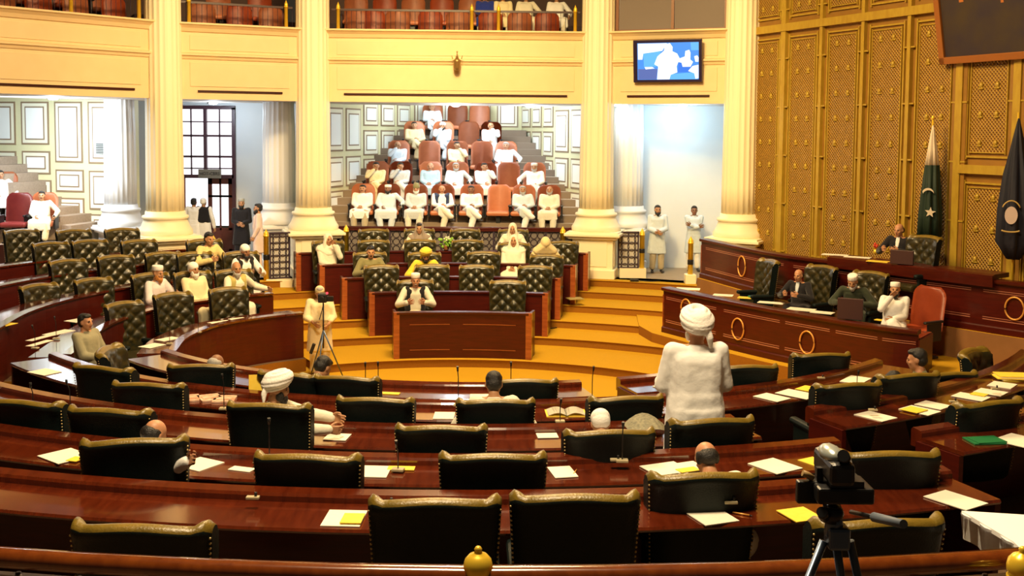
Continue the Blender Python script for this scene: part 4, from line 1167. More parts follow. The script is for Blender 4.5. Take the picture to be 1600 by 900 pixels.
# papers on presiding desks
for i, (px, py, z, w, l, c, lb) in enumerate([(1075, 452, 1.29+.0, .5, .3, 'w', 'loose sheets at the far end of the lower presiding desk'), (1130, 462, 1.29, .4, .25, 'w', 'white sheets near the green box on the lower desk'), (1165, 466, 1.29, .3, .22, 'y', 'yellow sheet by the black chair on the lower presiding desk'), (1205, 474, 1.29, .5, .22, 'w', 'long white papers on the lower presiding desk'),
        (1252, 484, 1.29, .5, .3, 'w', 'open papers in front of the balding man'), (1285, 489, 1.29, .4, .24, 'w', 'sheets right of the balding man on the lower desk'), (1385, 502, 1.29, .4, .12, 'y', 'yellow sheet before the bearded man in white'),
        (1305, 399, 2.21, .5, .2, 'w', 'papers along the upper desk, left part'), (1340, 403, 2.21, .5, .2, 'w', 'white papers on the upper desk left of the screen'), (1372, 409, 2.21, .4, .2, 'y', 'yellowish sheet beside the upper desk screen')]):
    paper(px, py, z, lb, c, 20, w, l, cen=(-2, 14), th=.012)
m = MB(); p = at(1178, 465, 1.30); m.box((0, 0, .02), (.22, .12, .04), bev=.01); tag(m.build('green_box', GREENP, None, p, .4), 'small green box on the lower presiding desk', 'box')

# ------------------------------------------------------------------ gooseneck microphones
def mic(px, py, z, label, h=.40, bend=.1):
    p = at(px, py, z); r = empty('gooseneck_microphone', label, 'microphone', (p.x, p.y, z), random.uniform(-.2, .2), 'gooseneck microphones on the desks')
    b = MB(); b.box((0, 0, .012), (.10, .07, .024), bev=.006); b.build('base', mat('beige_plastic', (.42, .36, .22), .5), r)
    b = MB(); b.tube([(0, 0, .02), (0, 0, h*.5), (0, -.02*bend*10*.3, h*.8), (0, -.05, h)], .005, 6); b.build('neck', BLACK, r)
    b = MB(); b.tube([(0, -.05, h-.005), (0, -.065, h+.05)], [.010, .013], 8); b.build('capsule', BLACK, r)
    return r
for a in [(571, 614, zE+.06, 'microphone at left of the pair behind the fifth-row chair', .34), (591, 616, zE+.06, 'microphone right of the pair behind the fifth-row chair', .36), (716, 634, zD+.06, 'tall microphone left of the dark-haired man', .40), (734, 646, zD+.06, 'short microphone left of the dark-haired man', .12), (798, 622, zE+.06, 'microphone between the dark-haired man and his right neighbour chair', .4),
          (925, 633, zE+.06, 'tall microphone standing alone left of the standing speaker', .42), (875, 660, zD+.02, 'slanted microphone by the open book', .22), (1339, 601, zD+.03, 'small microphone behind the white sheet at right', .14), (1283, 750, zB+.06, 'microphone hidden behind the tripod head', .1),
          (421, 716, zB+.07, 'microphone stem in front of the turbaned man', .3), (622, 736, zB+.01, 'microphone stem by the yellow strip on the second desk', .22), (972, 722, zB+.06, 'microphone stem in front of the skullcap chair', .30), (1157, 702, zB+.3, 'microphone tip behind the speaker chair', .1),
          (52, 650, zC+.06, 'microphone at the left edge on the third desk', .3), (110, 645, zC+.06, 'microphone stem above the third-row chair at left', .3), (350, 640, zD+.01, 'microphone left of the turbaned man', .36)]:
    if 'hidden' in a[3] or 'tip' in a[3]: continue
    mic(*a)
for k, (px, py, kk) in enumerate([(263, 400, 4), (55, 545, 1), (88, 530, 1), (265, 538, 0), (310, 520, 0), (432, 434, 2), (797, 411, None), (723, 425, None)]):
    z = (ZL[kk]+.85) if kk is not None else ZT[2]+.78
    if kk == 4 or px == 432: continue
    mic(px, py, z, 'thin black microphone on the '+(['lowest left desk', 'second left desk', 'third left desk', 'fourth left desk', 'highest left desk'][kk] if kk is not None else 'third far desk')+', '+['by the pedestal', 'over paired sheets', 'over the wide sheet', 'at its near end', 'midway along', 'at its aisle end', 'before a veiled woman', 'near the centre'][k], .32)
# small microphone bases on ledges (beige)
for i, (px, py, z, lb) in enumerate([(607, 786, zA+.08, 'left of the centre pair of chairs on the nearest ledge'), (1142, 784, zA+.08, 'right of the centre pair on the nearest ledge'), (962, 718, zB+.08, 'in front of the skullcap chair on the second ledge'), (1555, 607, zC+.08, 'far right on the third ledge'), (1364, 640, zC+.08, 'near the aisle on the third ledge'), (1283, 590, zD+.08, 'right of the aisle on the fourth ledge'), (395, 777, zA+.08, 'left part of the nearest ledge'), (1490, 627, zC+.08, 'behind the yellow sheet on the third ledge')]):
    p = at(px, py, z); b = MB(); b.box((0, 0, .012), (.09, .045, .02), bev=.005); b.slot = 1; b.cyl((.02, 0, .02), (.02, 0, .05), .01, seg=8)
    tag(b.build('microphone_base', [mat('beige_plastic', (.42, .36, .22), .5), BLACK], None, (p.x, p.y, z-.014), 0), 'beige microphone base '+lb, 'microphone base', 'microphone bases on the ledges')

# ------------------------------------------------------------------ near railing with brass knobs
rl = empty('balcony_railing', 'glossy mahogany railing with brass strips along the bottom of the view', 'railing', (0, 0, 0))
rp = arc((-.21, 17.3), 12.9, 238, 300)
m = MB(); m.sweep(rp, [(-.04, 2.73), (-.05, 2.76), (-.04, 2.79), (0, 2.80), (.04, 2.79), (.05, 2.76), (.04, 2.73)]); 
for f in m.b.faces: f.smooth = True
m.build('handrail', mat('dark_red_rail_varnish', (.11, .022, .004), .18, noise=(6, (.17, .04, .006), (3, 3, 1)), coat=.8), rl)
m = MB(); m.sweep(rp, [(-.018, 2.66), (-.018, 2.69), (.018, 2.69), (.018, 2.66)]); m.build('lower_rail', mat('steel_strip', (.35, .32, .34), .3, metal=.8), rl)
m = MB()
for i in range(0, len(rp)-1):
    for t in (0, .5):
        q = rp[i][0].lerp(rp[i+1][0], t); m.cyl((q.x, q.y, 1.8), (q.x, q.y, 2.7), .012, seg=6)
m.build('balusters', IRON, rl)
def knob_post(px, label):
    q = at(px, 885, 2.8); r = empty('brass_knob_post', label, 'post', (q.x, q.y, 1.78), 0, 'brass knob posts of the near railing')
    b = MB(); b.lathe([(.055, 0), (.055, .88), (.075, .90), (.075, .94), (.05, .96)], 28); b.build('post_shaft', BRASS, r)
    b = MB(); b.lathe([(.050, .955), (.060, .965), (.060, .98), (.052, .985), (.060, 1.0), (.061, 1.025), (.055, 1.05), (.038, 1.070), (.018, 1.078), (.014, 1.086), (.017, 1.094), (.010, 1.104), (.002, 1.107)], 32); b.build('knob', BRASS, r)
knob_post(747, 'bright brass knob on the railing at the bottom centre'); knob_post(1597, 'brass knob post cut by the right edge at the bottom')

# white-topped side table at right
tb = empty('side_table', 'white cloth-covered table at the right edge in front of the nearest desk', 'table', (0, 0, 0))
c0 = at(1507, 798, 2.06)
m = MB(); m.prism([(3.12, 6.95), (3.12, 6.0), (4.6, 6.0), (4.6, 6.95)], 2.03, 2.06) if False else None
A = Vector((3.07, 6.98)); a2 = at(1600, 846, 2.06)
poly = [(2.83, 6.90), (a2.x*.985-.02, a2.y), (3.1, 5.6), (4.3, 5.6), (4.3, 7.0)]
poly[0] = (c0.x-.02, c0.y)
m.prism(poly, 2.03, 2.06); m.build('tabletop', mat('white_cloth', (.92, .92, .94), .7, bump=.1, bscale=12), tb)
m = MB(); dr_ = []
edge = [poly[1], poly[0]]
P0 = Vector(poly[2]); P1 = Vector(poly[1]); P2 = Vector(poly[0])
line = [P0, P1, P2]; pts = []
for a, b_ in zip(line, line[1:]):
    for i in range(12): pts.append(a.lerp(b_, i/12))
pts.append(P2); ra = []
for i, q in enumerate(pts):
    w = .012*math.sin(i*1.3); ra.append((m.b.verts.new((q.x+w-.004, q.y+w, 2.05)), m.b.verts.new((q.x+w*2+.02, q.y+w, 1.86+.02*math.sin(i*.9)))))
for a, b_ in zip(ra, ra[1:]): m.b.faces.new((a[0], b_[0], b_[1], a[1])).smooth = True
bmesh.ops.solidify(m.b, geom=list(m.b.faces), thickness=.006); m.build('cloth_drape', MATS['white_cloth'], tb)
for (x, y) in ((3.25, 5.75), (4.15, 5.75), (4.15, 6.85), (3.35, 6.75)):
    m = MB(); m.box((x, y, 1.66), (.05, .05, .80)); m.build('leg', WOODD, tb)

# ------------------------------------------------------------------ foreground camcorder on tripod
Y0 = 3.25
def px3(px, py, Y=Y0): return atY(px, py, Y)
tpd = empty('tripod', 'blue-grey video tripod standing before the railing', 'tripod', px3(1303, 850)*1.0)
org = Vector(tpd.location)
def L_(p): return p-org
m = MB(); a = px3(1308, 838); m.box(L_(a), (.105*.62, .07, .07), bev=.01); m.cyl(L_(px3(1303, 835)), L_(px3(1303, 795)), .03, .024); m.build('crown', BLUEM, tpd)
m = MB(); m.cyl(L_(px3(1300, 815)), L_(px3(1300, 790)), .028); m.ico(L_(px3(1302, 802)), .032); m.cyl(L_(px3(1288, 808, Y0-.02)), L_(px3(1284, 800, Y0-.08)), .016); m.build('fluid_head', DARKM, tpd)
m = MB(); m.box(L_(px3(1312, 765)), (.17, .14, .050), bev=.008); m.box(L_(px3(1315, 748)), (.10, .12, .02)); m.build('pan_plate', BLACK, tpd)
for (x0, x1, yy) in ((1287, 1262, -.05), (1306, 1314, .0), (1328, 1340, .0)):
    m = MB(); a = px3(x0, 845); b_ = px3(x1, 900); d = (b_-a); e = a+d*((a.z-1.80)/(-d.z)); e.y += yy*4
    m.cyl(L_(a), L_(e), .013, .011, 10); m.ico(L_(e), .02, 1); m.build('leg', BLUEM, tpd)
m = MB(); m.cyl(L_(px3(1330, 800)), L_(px3(1366, 808, Y0-.25)), .007); m.build('pan_bar', DARKM, tpd)
m = MB(); m.cyl(L_(px3(1366, 808, Y0-.25)), L_(px3(1412, 819, Y0-.42)), .014, .012); m.build('pan_handle', mat('grey_rubber_grip', (.12, .15, .20), .6), tpd)
cc = empty('video_camera', 'dark camcorder with silver top mounted on the foreground tripod', 'camera', px3(1298, 735)); org = Vector(cc.location)
m = MB(); m.box(L_(px3(1303, 728)), (.075, .20, .070), bev=.015); m.build('body', BLACK, cc)
m = MB(); m.cyl(L_(px3(1293, 730, Y0+.10)), L_(px3(1293, 730, Y0+.22)), .036, .042, 20); m.build('lens_barrel', BLACK, cc)
m = MB(); m.ico(L_(px3(1298, 708)), (.034, .07, .026), 2); m.build('silver_top', mat('silver_plastic', (.55, .62, .60), .25, metal=.5), cc)
m = MB(); m.box(L_(px3(1266, 768)), (.085, .03, .070), bev=.006); m.box(L_(px3(1280, 745)), (.02, .02, .06)); m.build('monitor', BLACK, cc)
m = MB(); m.cyl(L_(px3(1318, 712, Y0-.10)), L_(px3(1322, 722, Y0-.02)), .018); m.build('viewfinder', DARKM, cc)
m = MB(); m.tube([L_(px3(1270, 748)), L_(px3(1262, 742)), L_(px3(1254, 739))], .010, 8); m.build('microphone_cable', mat('tan_strap', (.35, .22, .08), .6), cc)

# ------------------------------------------------------------------ flags
def flag(px, py0, py1, Y, w, label, name='furled_flag'):
    pT = atY(px, py0, Y); pB = atY(px, py1, Y); z0, z1 = pB.z, pT.z; H = z1-z0
    r = empty(name, label, 'flag', (pT.x, pT.y, 1.2))
    return r, z0-1.2, z1-1.2
def flag_cloth(r, z0, z1, prof, m_, name, seg=60):
    b = MB(); b.lathe([(rr, z0+(z1-z0)*t) for t, rr in prof], seg, mod=lambda a, z: 1+.16*math.cos(7*a+z*1.1)+.06*math.cos(13*a))
    return b.build(name, m_, r)
GRN = mat('dark_green_cloth', (.004, .020, .010), .7, bump=.2, bscale=8); NAVY = mat('navy_cloth', (.006, .007, .020), .7, bump=.2, bscale=8)
CLW = mat('flag_white_cloth', (.72, .62, .48), .7)
r, a, b_ = flag(1458, 196, 372, 20.42, .3, 'furled dark green flag with white crescent and star beside the golden wall')
Hh = b_-a
sp = .66
flag_cloth(r, a, a+Hh*sp, [(0, .20), (.3, .19), (.6, .16), (1, .115)], GRN, 'green_field')
flag_cloth(r, a+Hh*(sp-.01), b_, [(0, .118), (.4, .075), (.8, .035), (1, .012)], CLW, 'white_band')
m = MB(); m.cyl((0, .02, 0), (0, .02, b_+.12), .018); m.ico((0, .02, b_+.14), (.03, .03, .05)); m.cyl((0, .02, 0), (0, .02, .04), .2, .18, 20); m.build('pole', BRASS, r)
def surf(x, rad, back=.0): return -math.sqrt(max(0, rad*rad-x*x))*1.0
def emblem(r, poly, z, rad, m_, name, yaw, x0=0):
    b = MB(); cy = sum(p[0] for p in poly)/len(poly)
    A = [(x+x0, -rad*1.22, z+zz) for x, zz in poly]
    V = [b.b.verts.new(p) for p in A]; V2 = [b.b.verts.new((p[0], p[1]+.03, p[2])) for p in A]; n = len(V)
    b.b.faces.new(V); b.b.faces.new(V2[::-1])
    for k in range(n): b.b.faces.new((V[k], V[(k+1) % n], V2[(k+1) % n], V2[k]))
    o = b.build(name, m_, r); o.rotation_euler.z = yaw; return o
yf = -math.atan2(r.location.x, r.location.y)
star = [((.10 if k % 2 == 0 else .042)*math.sin(PI*k/5+.1), (.10 if k % 2 == 0 else .042)*math.cos(PI*k/5+.1)) for k in range(10)]
emblem(r, star, a+Hh*.235, .185, CLW, 'star', yf, .0)
cr = [(.105*math.cos(t), .105*math.sin(t)) for t in [math.radians(20+i*14) for i in range(11)]]+[(.01+.105*math.cos(t), -.045+.11*math.sin(t)) for t in [math.radians(155-i*13) for i in range(11)]]
emblem(r, cr, a+Hh*.40, .165, CLW, 'crescent', yf, -.05)
r, a, b_ = flag(1592, 185, 405, 18.6, .4, 'furled navy flag with round white emblem at the right edge')
Hh = b_-a
flag_cloth(r, a, b_, [(0, .10), (.12, .26), (.35, .25), (.6, .20), (.85, .08), (1, .012)], NAVY, 'cloth')
m = MB(); m.cyl((0, .02, 0), (0, .02, b_+.1), .018); m.cyl((0, .02, 0), (0, .02, .04), .2, .18, 20); m.build('pole', BRASS, r)
yf = -math.atan2(r.location.x, r.location.y)
dsk = [(.10*math.cos(t), .15*math.sin(t)) for t in [2*PI*i/24 for i in range(24)]]
emblem(r, dsk, a+Hh*.32, .25, mat('pale_emblem', (.62, .50, .46), .7), 'round_emblem', yf, -.06)
b = MB(); b.tube([(-.06+.15*math.cos(2*PI*i/28), -.315, a+Hh*.34+.20*math.sin(2*PI*i/28)) for i in range(2, 13)], .012, 6); b.tube([(-.06+.15*math.cos(t), -.315, a+Hh*.22+.04*math.sin(t)) for t in [math.radians(200+i*14) for i in range(11)]], .014, 6)
o = b.build('emblem_scroll', mat('yellow_thread', (.55, .38, .12), .7), r); o.rotation_euler.z = yf

# bouquet on the far desks
_u = ray(697, 392); p = Vector((_u.x/_u.y*26.34, 26.34, 1.695)); r = empty('flower_arrangement', 'yellow-green flower arrangement among the far desks', 'flowers', (p.x, p.y, p.z))
b = MB(); b.lathe([(.05, 0), (.07, .03), (.08, .10), (.09, .12)], 16); b.build('pot', mat('clay', (.3, .12, .05), .6), r)
b = MB()
for i in range(40):
    a_ = random.uniform(0, 2*PI); q = random.uniform(0, .16); z = random.uniform(.08, .30); b.ico((q*math.cos(a_), q*math.sin(a_), z), (.05, .02, .045), 1, Matrix.Rotation(a_, 4, 'Z') @ Matrix.Rotation(random.uniform(-1, 1), 4, 'X'))
tag(b.build('leaves', FLORA, r), kind='stuff')
b = MB()
for i in range(14):
    a_ = random.uniform(0, 2*PI); q = random.uniform(0, .15); b.ico((q*math.cos(a_), q*math.sin(a_), random.uniform(.22, .34)), .028, 1)
tag(b.build('blossoms', mat('white_blossom', (.8, .75, .6), .6), r), kind='stuff')
for i, (px, py, lb) in enumerate([(1368, 397, 'small red flowers at the end of the upper desk'), ]):
    p = at(px, py, 2.22); r = empty('flower_arrangement', lb, 'flowers', p)
    b = MB(); b.lathe([(.03, 0), (.05, .04), (.03, .1)], 12); b.build('vase', BRASS, r)
    b = MB()
    for k in range(10): b.ico((random.uniform(-.06, .06), random.uniform(-.06, .06), .12+random.uniform(0, .1)), .025, 1)
    b.build('blossoms', mat('red_flowers', (.6, .05, .02), .6), r)
# documents on the floor steps at the right of the far block
p = at(898, 467, ZT[4]); m = MB(); m.box((0, 0, .01), (.35, .28, .02)); tag(m.build('folder', mat('dull_folder', (.35, .28, .10), .7), None, p, .3), 'flat folder lying on the carpeted steps by the far desks', 'folder')
p = at(856, 512, ZT[1]); m = MB(); m.tube([(.12*math.cos(i*.5)*(1+.05*i), .1*math.sin(i*.5)*(1+.05*i), .012) for i in range(22)], .012, 6); tag(m.build('coiled_cable', BLACK, None, p), 'coil of dark cable on the carpeted step beside the far desks', 'cable')
p = at(1010, 440, G+.0); m = MB(); m.tube([(-.3, 0, .01), (-.1, .06, .01), (.1, -.03, .01), (.35, .05, .01)], .01, 6); m.box((-.3, 0, .03), (.2, .12, .05)); tag(m.build('power_strip', BLACK, None, p), 'dark power strip with cable on the floor by the brass posts', 'power strip')
# ------------------------------------------------------------------ people
def hull(L, vals, seg=10):
    """convex hull of ellipsoids [(centre, (rx,ry,rz))] appended to the list of vertex/face data"""
    b = bmesh.new()
    for c, r in vals:
        if not hasattr(r, '__len__'): r = (r, r, r)
        v = bmesh.ops.create_icosphere(b, subdivisions=2, radius=1.0)['verts']
        bmesh.ops.transform(b, matrix=Matrix.Translation(c) @ Matrix.Diagonal((*r, 1)), verts=v)
    if len(vals) > 1:
        res = bmesh.ops.convex_hull(b, input=list(b.verts))
        dele = [g for g in res.get('geom_interior', []) if isinstance(g, bmesh.types.BMVert)]
        bmesh.ops.delete(b, geom=dele, context='VERTS')
        fl = [f for f in b.faces if all(v.is_valid for v in f.verts)]
    L.append(b)
def chain(L, pts, rad):
    for (p, q), (a, c) in zip(zip(pts, pts[1:]), zip(rad, rad[1:])): hull(L, [(p, a), (q, c)])
def fuse(L, name, voxel=.012, smooth=3, disp=0.0, dscale=.12, extra=None):
    base = bmesh.new(); me = bpy.data.meshes.new(name)
    for b in L:
        tmp = bpy.data.meshes.new('t'); b.to_mesh(tmp); b.free(); base.from_mesh(tmp); bpy.data.meshes.remove(tmp)
    bmesh.ops.recalc_face_normals(base, faces=base.faces)
    base.to_mesh(me); base.free()
    o = bpy.data.objects.new(name, me); COL.objects.link(o)
    r = o.modifiers.new('r', 'REMESH'); r.mode = 'VOXEL'; r.voxel_size = voxel; r.use_smooth_shade = True
    if disp:
        tx = bpy.data.textures.new('folds', 'CLOUDS'); tx.noise_scale = dscale; tx.noise_depth = 2
        d = o.modifiers.new('d', 'DISPLACE'); d.texture = tx; d.strength = disp; d.mid_level = .5
    s = o.modifiers.new('s', 'SMOOTH'); s.iterations = smooth; s.factor = .5
    dg = bpy.context.evaluated_depsgraph_get(); dg.update()
    res = bpy.data.meshes.new_from_object(o.evaluated_get(dg)); res.name = name
    for p in res.polygons: p.use_smooth = True
    bpy.data.objects.remove(o); bpy.data.meshes.remove(me)
    return res
def two_bone(S, Wp, l1, l2, pole):
    d = Wp-S; L = min(d.length, (l1+l2)*.995); dn = d.normalized()
    a = (l1*l1-l2*l2+L*L)/(2*L); h = math.sqrt(max(0, l1*l1-a*a))
    pl = (pole-dn*pole.dot(dn)).normalized()
    return S+dn*a+pl*h, S+dn*L
V3 = Vector
def skeleton(kind, lean=0.0, lw=None, rw=None, headturn=0.0, nod=0.0, cross=False, k=1.0, spread=0.0, kb=0.0, lpole=None, rpole=None):
    """x<0 is the figure's right hand side as seen by us when it faces -Y (towards us)"""
    J = {}
    if kind == 'stand':
        hip = V3((0, 0, .93)); 
        J['knee'] = {s: V3((s*.10, -.01, .50)) for s in (-1, 1)}; J['ank'] = {s: V3((s*(.11+spread), .02, .09)) for s in (-1, 1)}; J['hipj'] = {s: V3((s*.09, 0, .90)) for s in (-1, 1)}
        J['toe'] = {s: V3((s*(.13+spread), -.16, .04)) for s in (-1, 1)}
    else:
        hip = V3((0, .10, .55))
        J['hipj'] = {s: V3((s*.10, .08, .53)) for s in (-1, 1)}
        J['knee'] = {s: V3((s*(.15+spread), -.36, .54)) for s in (-1, 1)}; J['ank'] = {s: V3((s*.13, -.38, .10)) for s in (-1, 1)}; J['toe'] = {s: V3((s*.14, -.55, .045)) for s in (-1, 1)}
        if cross:
            J['knee'][-1] = V3((-.02, -.38, .66)); J['ank'][-1] = V3((.20, -.46, .38)); J['toe'][-1] = V3((.27, -.60, .34))
            J['knee'][1] = V3((.10, -.36, .54)); J['ank'][1] = V3((.02, -.42, .10)); J['toe'][1] = V3((.0, -.60, .045))
    for q in ('knee', 'ank', 'toe'):
        for s_ in (-1, 1): J[q][s_] = J[q][s_]+V3((0, kb, 0))
    R = Matrix.Rotation(math.radians(lean), 3, 'X')
    def up(v): return hip+R @ (V3(v))
    J['hip'] = hip; J['waist'] = up((0, 0, .14)); J['chest'] = up((0, -.01, .34)); J['sh'] = {s: up((s*.185, 0, .475)) for s in (-1, 1)}
    J['neck'] = up((0, .01, .51)); 
    Rn = R @ Matrix.Rotation(math.radians(nod), 3, 'X') @ Matrix.Rotation(math.radians(headturn), 3, 'Z')
    Rn = Matrix.Rotation(math.radians(headturn), 3, 'Z') @ Matrix.Rotation(math.radians(lean*.7+nod), 3, 'X')
    J['Rh'] = Rn; J['head'] = J['neck']+Rn @ V3((0, -.015, .138))
    J['wr'] = {}; J['el'] = {}
    for s, w, po in ((1, lw, lpole), (-1, rw, rpole)):
        if w is None:
            w = V3((s*.30, -.05, .86)) if kind == 'stand' else V3((s*.10, -.16, .66))
        el, wr = two_bone(J['sh'][s], V3(w), .29, .26, V3(po) if po else V3((s*.9, .55, -.6)))
        J['el'][s] = el; J['wr'][s] = wr
    return J
def hand_mesh():
    L = []
    # palm in local frame: fingers along +X, palm facing -Z, thumb towards +Y
    hull(L, [(V3((.0, -.022, 0)), (.016, .014, .012)), (V3((.0, .022, 0)), (.016, .015, .013)), (V3((.085, -.034, .0)), (.012, .011, .010)), (V3((.090, .032, .0)), (.012, .012, .011))])
    for i, (y, l, a0) in enumerate(((.033, .072, 18), (.011, .080, 22), (-.012, .074, 26), (-.034, .058, 30))):
        p = V3((.088, y, 0)); rad = .0092-(.0008 if i == 3 else 0); a = math.radians(a0); pts = [p]; sp = (.10, .03, -.03, -.12)[i]
        for f, ex in zip((.45, .32, .25), (0, 26, 22)):
            a += math.radians(ex); p = p+V3((math.cos(a), sp*math.cos(a), -math.sin(a)))*l*f; pts.append(p)
        chain(L, pts, [rad, rad*.97, rad*.9, rad*.75])
    chain(L, [V3((.015, .028, -.004)), V3((.045, .052, -.016)), V3((.072, .060, -.030)), V3((.092, .058, -.040))], [.014, .012, .0105, .0085])
    return fuse(L, 'hand', .0045, 2)
HAND = hand_mesh()
def head_parts(L, J, fem=False):
    R = J['Rh']; H = J['head']
    def P(v): return H+R @ V3(v)
    def add(c, r):
        b = bmesh.new(); bmesh.ops.create_icosphere(b, subdivisions=3, radius=1.0)
        bmesh.ops.transform(b, matrix=Matrix.Translation(P(c)) @ R.to_4x4() @ Matrix.Diagonal((*r, 1)), verts=b.verts); L.append(b)
    add((0, .012, .035), (.076, .095, .088)); add((0, -.025, -.02), (.066, .068, .090)); add((0, -.045, -.075), (.044, .045, .034))
    add((0, -.094, -.005), (.013, .020, .026)); add((0, -.104, -.020), (.017, .014, .011))
    add((0, -.082, .030), (.055, .016, .011))
    add((0, -.088, -.048), (.026, .012, .007)); add((0, -.086, -.058), (.022, .012, .007))
    for s in (-1, 1): add((s*.079, .005, .0), (.010, .020, .030)); add((s*.040, -.068, -.015), (.024, .018, .018))
    hull(L, [(P((0, .02, -.07)), (.052, .052, .03)), (J['neck']+V3((0, .0, -.03)), (.060, .058, .03))])
def body_mesh(J, name):
    L = []
    head_parts(L, J)
    hull(L, [(J['chest']+V3((s*.10, 0, .06)), (.07, .10, .10)) for s in (-1, 1)]+[(J['waist']+V3((s*.07, -.02, 0)), (.07, .11, .06)) for s in (-1, 1)])
    hull(L, [(J['waist']+V3((s*.07, 0, 0)), (.07, .10, .06)) for s in (-1, 1)]+[(J['hipj'][s], .10) for s in (-1, 1)])
    for s in (-1, 1):
        hull(L, [(J['neck']-V3((0, 0, .03)), .05), (J['sh'][s], .055), (J['chest'], .06)])
        chain(L, [J['sh'][s], J['el'][s], J['wr'][s]], [.055, .040, .026])
        chain(L, [J['hipj'][s], J['knee'][s], J['ank'][s]], [.085, .058, .040])
        hull(L, [(J['ank'][s]+V3((0, .03, -.05)), (.033, .035, .03)), (J['toe'][s], (.045, .05, .022))])
    me = fuse(L, name, .012, 3)
    # join hands (kept separate from the fuse so that the fingers stay apart)
    b = bmesh.new(); b.from_mesh(me)
    for s in (-1, 1):
        d = (J['wr'][s]-J['el'][s]).normalized(); hd = J.get('hdir', {}).get(s); d = hd.normalized() if hd else d
        tm = J.get('pup', {}).get(s) or V3((0, -.3, 1)); yax = (tm-d*tm.dot(d)).normalized() if abs(d.dot(tm.normalized())) < .98 else V3((1, 0, 0))
        z = d.cross(yax)*(1 if s > 0 else 1)
        if z.dot(V3((-s, 0, 0))) > 0: z = -z    # palm (-z) towards the body centre
        M = Matrix((d, yax, z)).transposed().to_4x4(); M.translation = J['wr'][s]-d*.005
        h = HAND.copy(); h.transform(M); b.from_mesh(h); bpy.data.meshes.remove(h)
    bmesh.ops.recalc_face_normals(b, faces=b.faces)
    R = J['Rh']; H = J['head']
    eyes = [H+R @ V3((s*.030, -.083, .010)) for s in (-1, 1)]; brow = [H+R @ V3((s*(.022+.012*i), -.092+.004*i, .031)) for s in (-1, 1) for i in range(3)]; mouth = [H+R @ V3((x, -.098, -.052)) for x in (-.018, 0, .018)]
    for f in b.faces:
        f.smooth = True; c = f.calc_center_median()
        if (c-H).length < .14:
            if any((c-e).length < .0105 for e in eyes) or any((c-e).length < .0080 for e in brow): f.material_index = 1
            elif any((c-e).length < .013 for e in mouth): f.material_index = 2
        for s in (-1, 1):
            if c.z < J['ank'][s].z-.005 and (c-J['ank'][s]).length < .3 and abs(c.x-J['ank'][s].x) < .12: f.material_index = 3
    me2 = bpy.data.meshes.new(name); b.to_mesh(me2); b.free(); return me2
def shirt_mesh(J, kind, name, fat=0.0, disp=.014, long=True, sleeve=1.0):
    L = []; f = fat
    hull(L, [(J['chest']+V3((s*.105, 0, .07)), (.085+f*.3, .115+f*.5, .09)) for s in (-1, 1)]+[(J['waist']+V3((s*.09, -.02-f*.4, .02)), (.09+f*.6, .125+f, .09)) for s in (-1, 1)])
    hull(L, [(J['waist']+V3((s*.09, -.01-f*.4, .0)), (.09+f*.6, .125+f, .08)) for s in (-1, 1)]+[(J['hipj'][s]+V3((0, 0, .03)), (.115+f*.4, .12+f*.5, .10)) for s in (-1, 1)])
    for s in (-1, 1):
        hull(L, [(J['neck']-V3((0, 0, .045)), (.062, .062, .03)), (J['sh'][s]+V3((0, 0, .005)), .068), (J['chest']+V3((s*.08, 0, .05)), .085)])
        e = J['el'][s]; w = J['wr'][s]; w2 = e.lerp(w, .93*sleeve)
        chain(L, [J['sh'][s], e+V3((0, 0, -.01)), w2], [.070, .064, .050])
        hull(L, [(w2, .048), (w2+(w-e).normalized()*.012, .046)])
    hull(L, [(J['neck']+V3((0, .005, .012)), (.066, .070, .016)), (J['neck']-V3((0, .0, .05)), (.085, .08, .03))])
    if kind == 'stand' and long:
        hull(L, [(V3((s*.10, 0, .95)), (.10+f*.4, .13+f*.6, .06)) for s in (-1, 1)]+[(V3((s*.145, .01, .50)), (.10, .14, .03)) for s in (-1, 1)])
    elif long:
        for s in (-1, 1):
            kn = J['knee'][s]; hj = J['hipj'][s]
            hull(L, [(hj+V3((0, 0, .03)), (.12, .11, .10)), (kn+V3((0, .02, .02)), (.10, .09, .085))])
        kn = [J['knee'][s] for s in (-1, 1)]
        hull(L, [(J['hip']+V3((0, -.1, .05)), (.14, .08, .06))]+[(k_+V3((0, .02, .035)), (.075, .07, .05)) for k_ in kn])
        hull(L, [(k_+V3((0, -.04, .0)), (.09, .05, .06)) for k_ in kn]+[(k_+V3((0, -.055, -.17)), (.095, .025, .03)) for k_ in kn])
    return fuse(L, name, .014, 2, disp, .11)
def trouser_mesh(J, kind, name):
    L = []
    hull(L, [(J['hipj'][s], .105) for s in (-1, 1)]+[(J['hip']+V3((0, 0, .03)), (.15, .10, .06))])
    for s in (-1, 1):
        chain(L, [J['hipj'][s], J['knee'][s], J['ank'][s]+V3((0, 0, .05))], [.11, .092, .078])
    return fuse(L, name, .016, 2, .02, .1)
def vest_mesh(J, name):
    L = []
    for s in (-1, 1):
        hull(L, [(J['chest']+V3((s*.115, .0, .10)), (.085, .125, .09)), (J['waist']+V3((s*.125, -.012, .0)), (.085, .142, .09))])
        hull(L, [(J['chest']+V3((s*.11, .02, .1)), (.07, .1, .08)), (J['sh'][s]+V3((-s*.03, .0, .02)), (.06, .07, .06))])
    hull(L, [(J['chest']+V3((0, .06, .1)), (.16, .075, .10)), (J['waist']+V3((0, .06, 0)), (.17, .09, .09))])
    return fuse(L, name, .014, 2, .005)
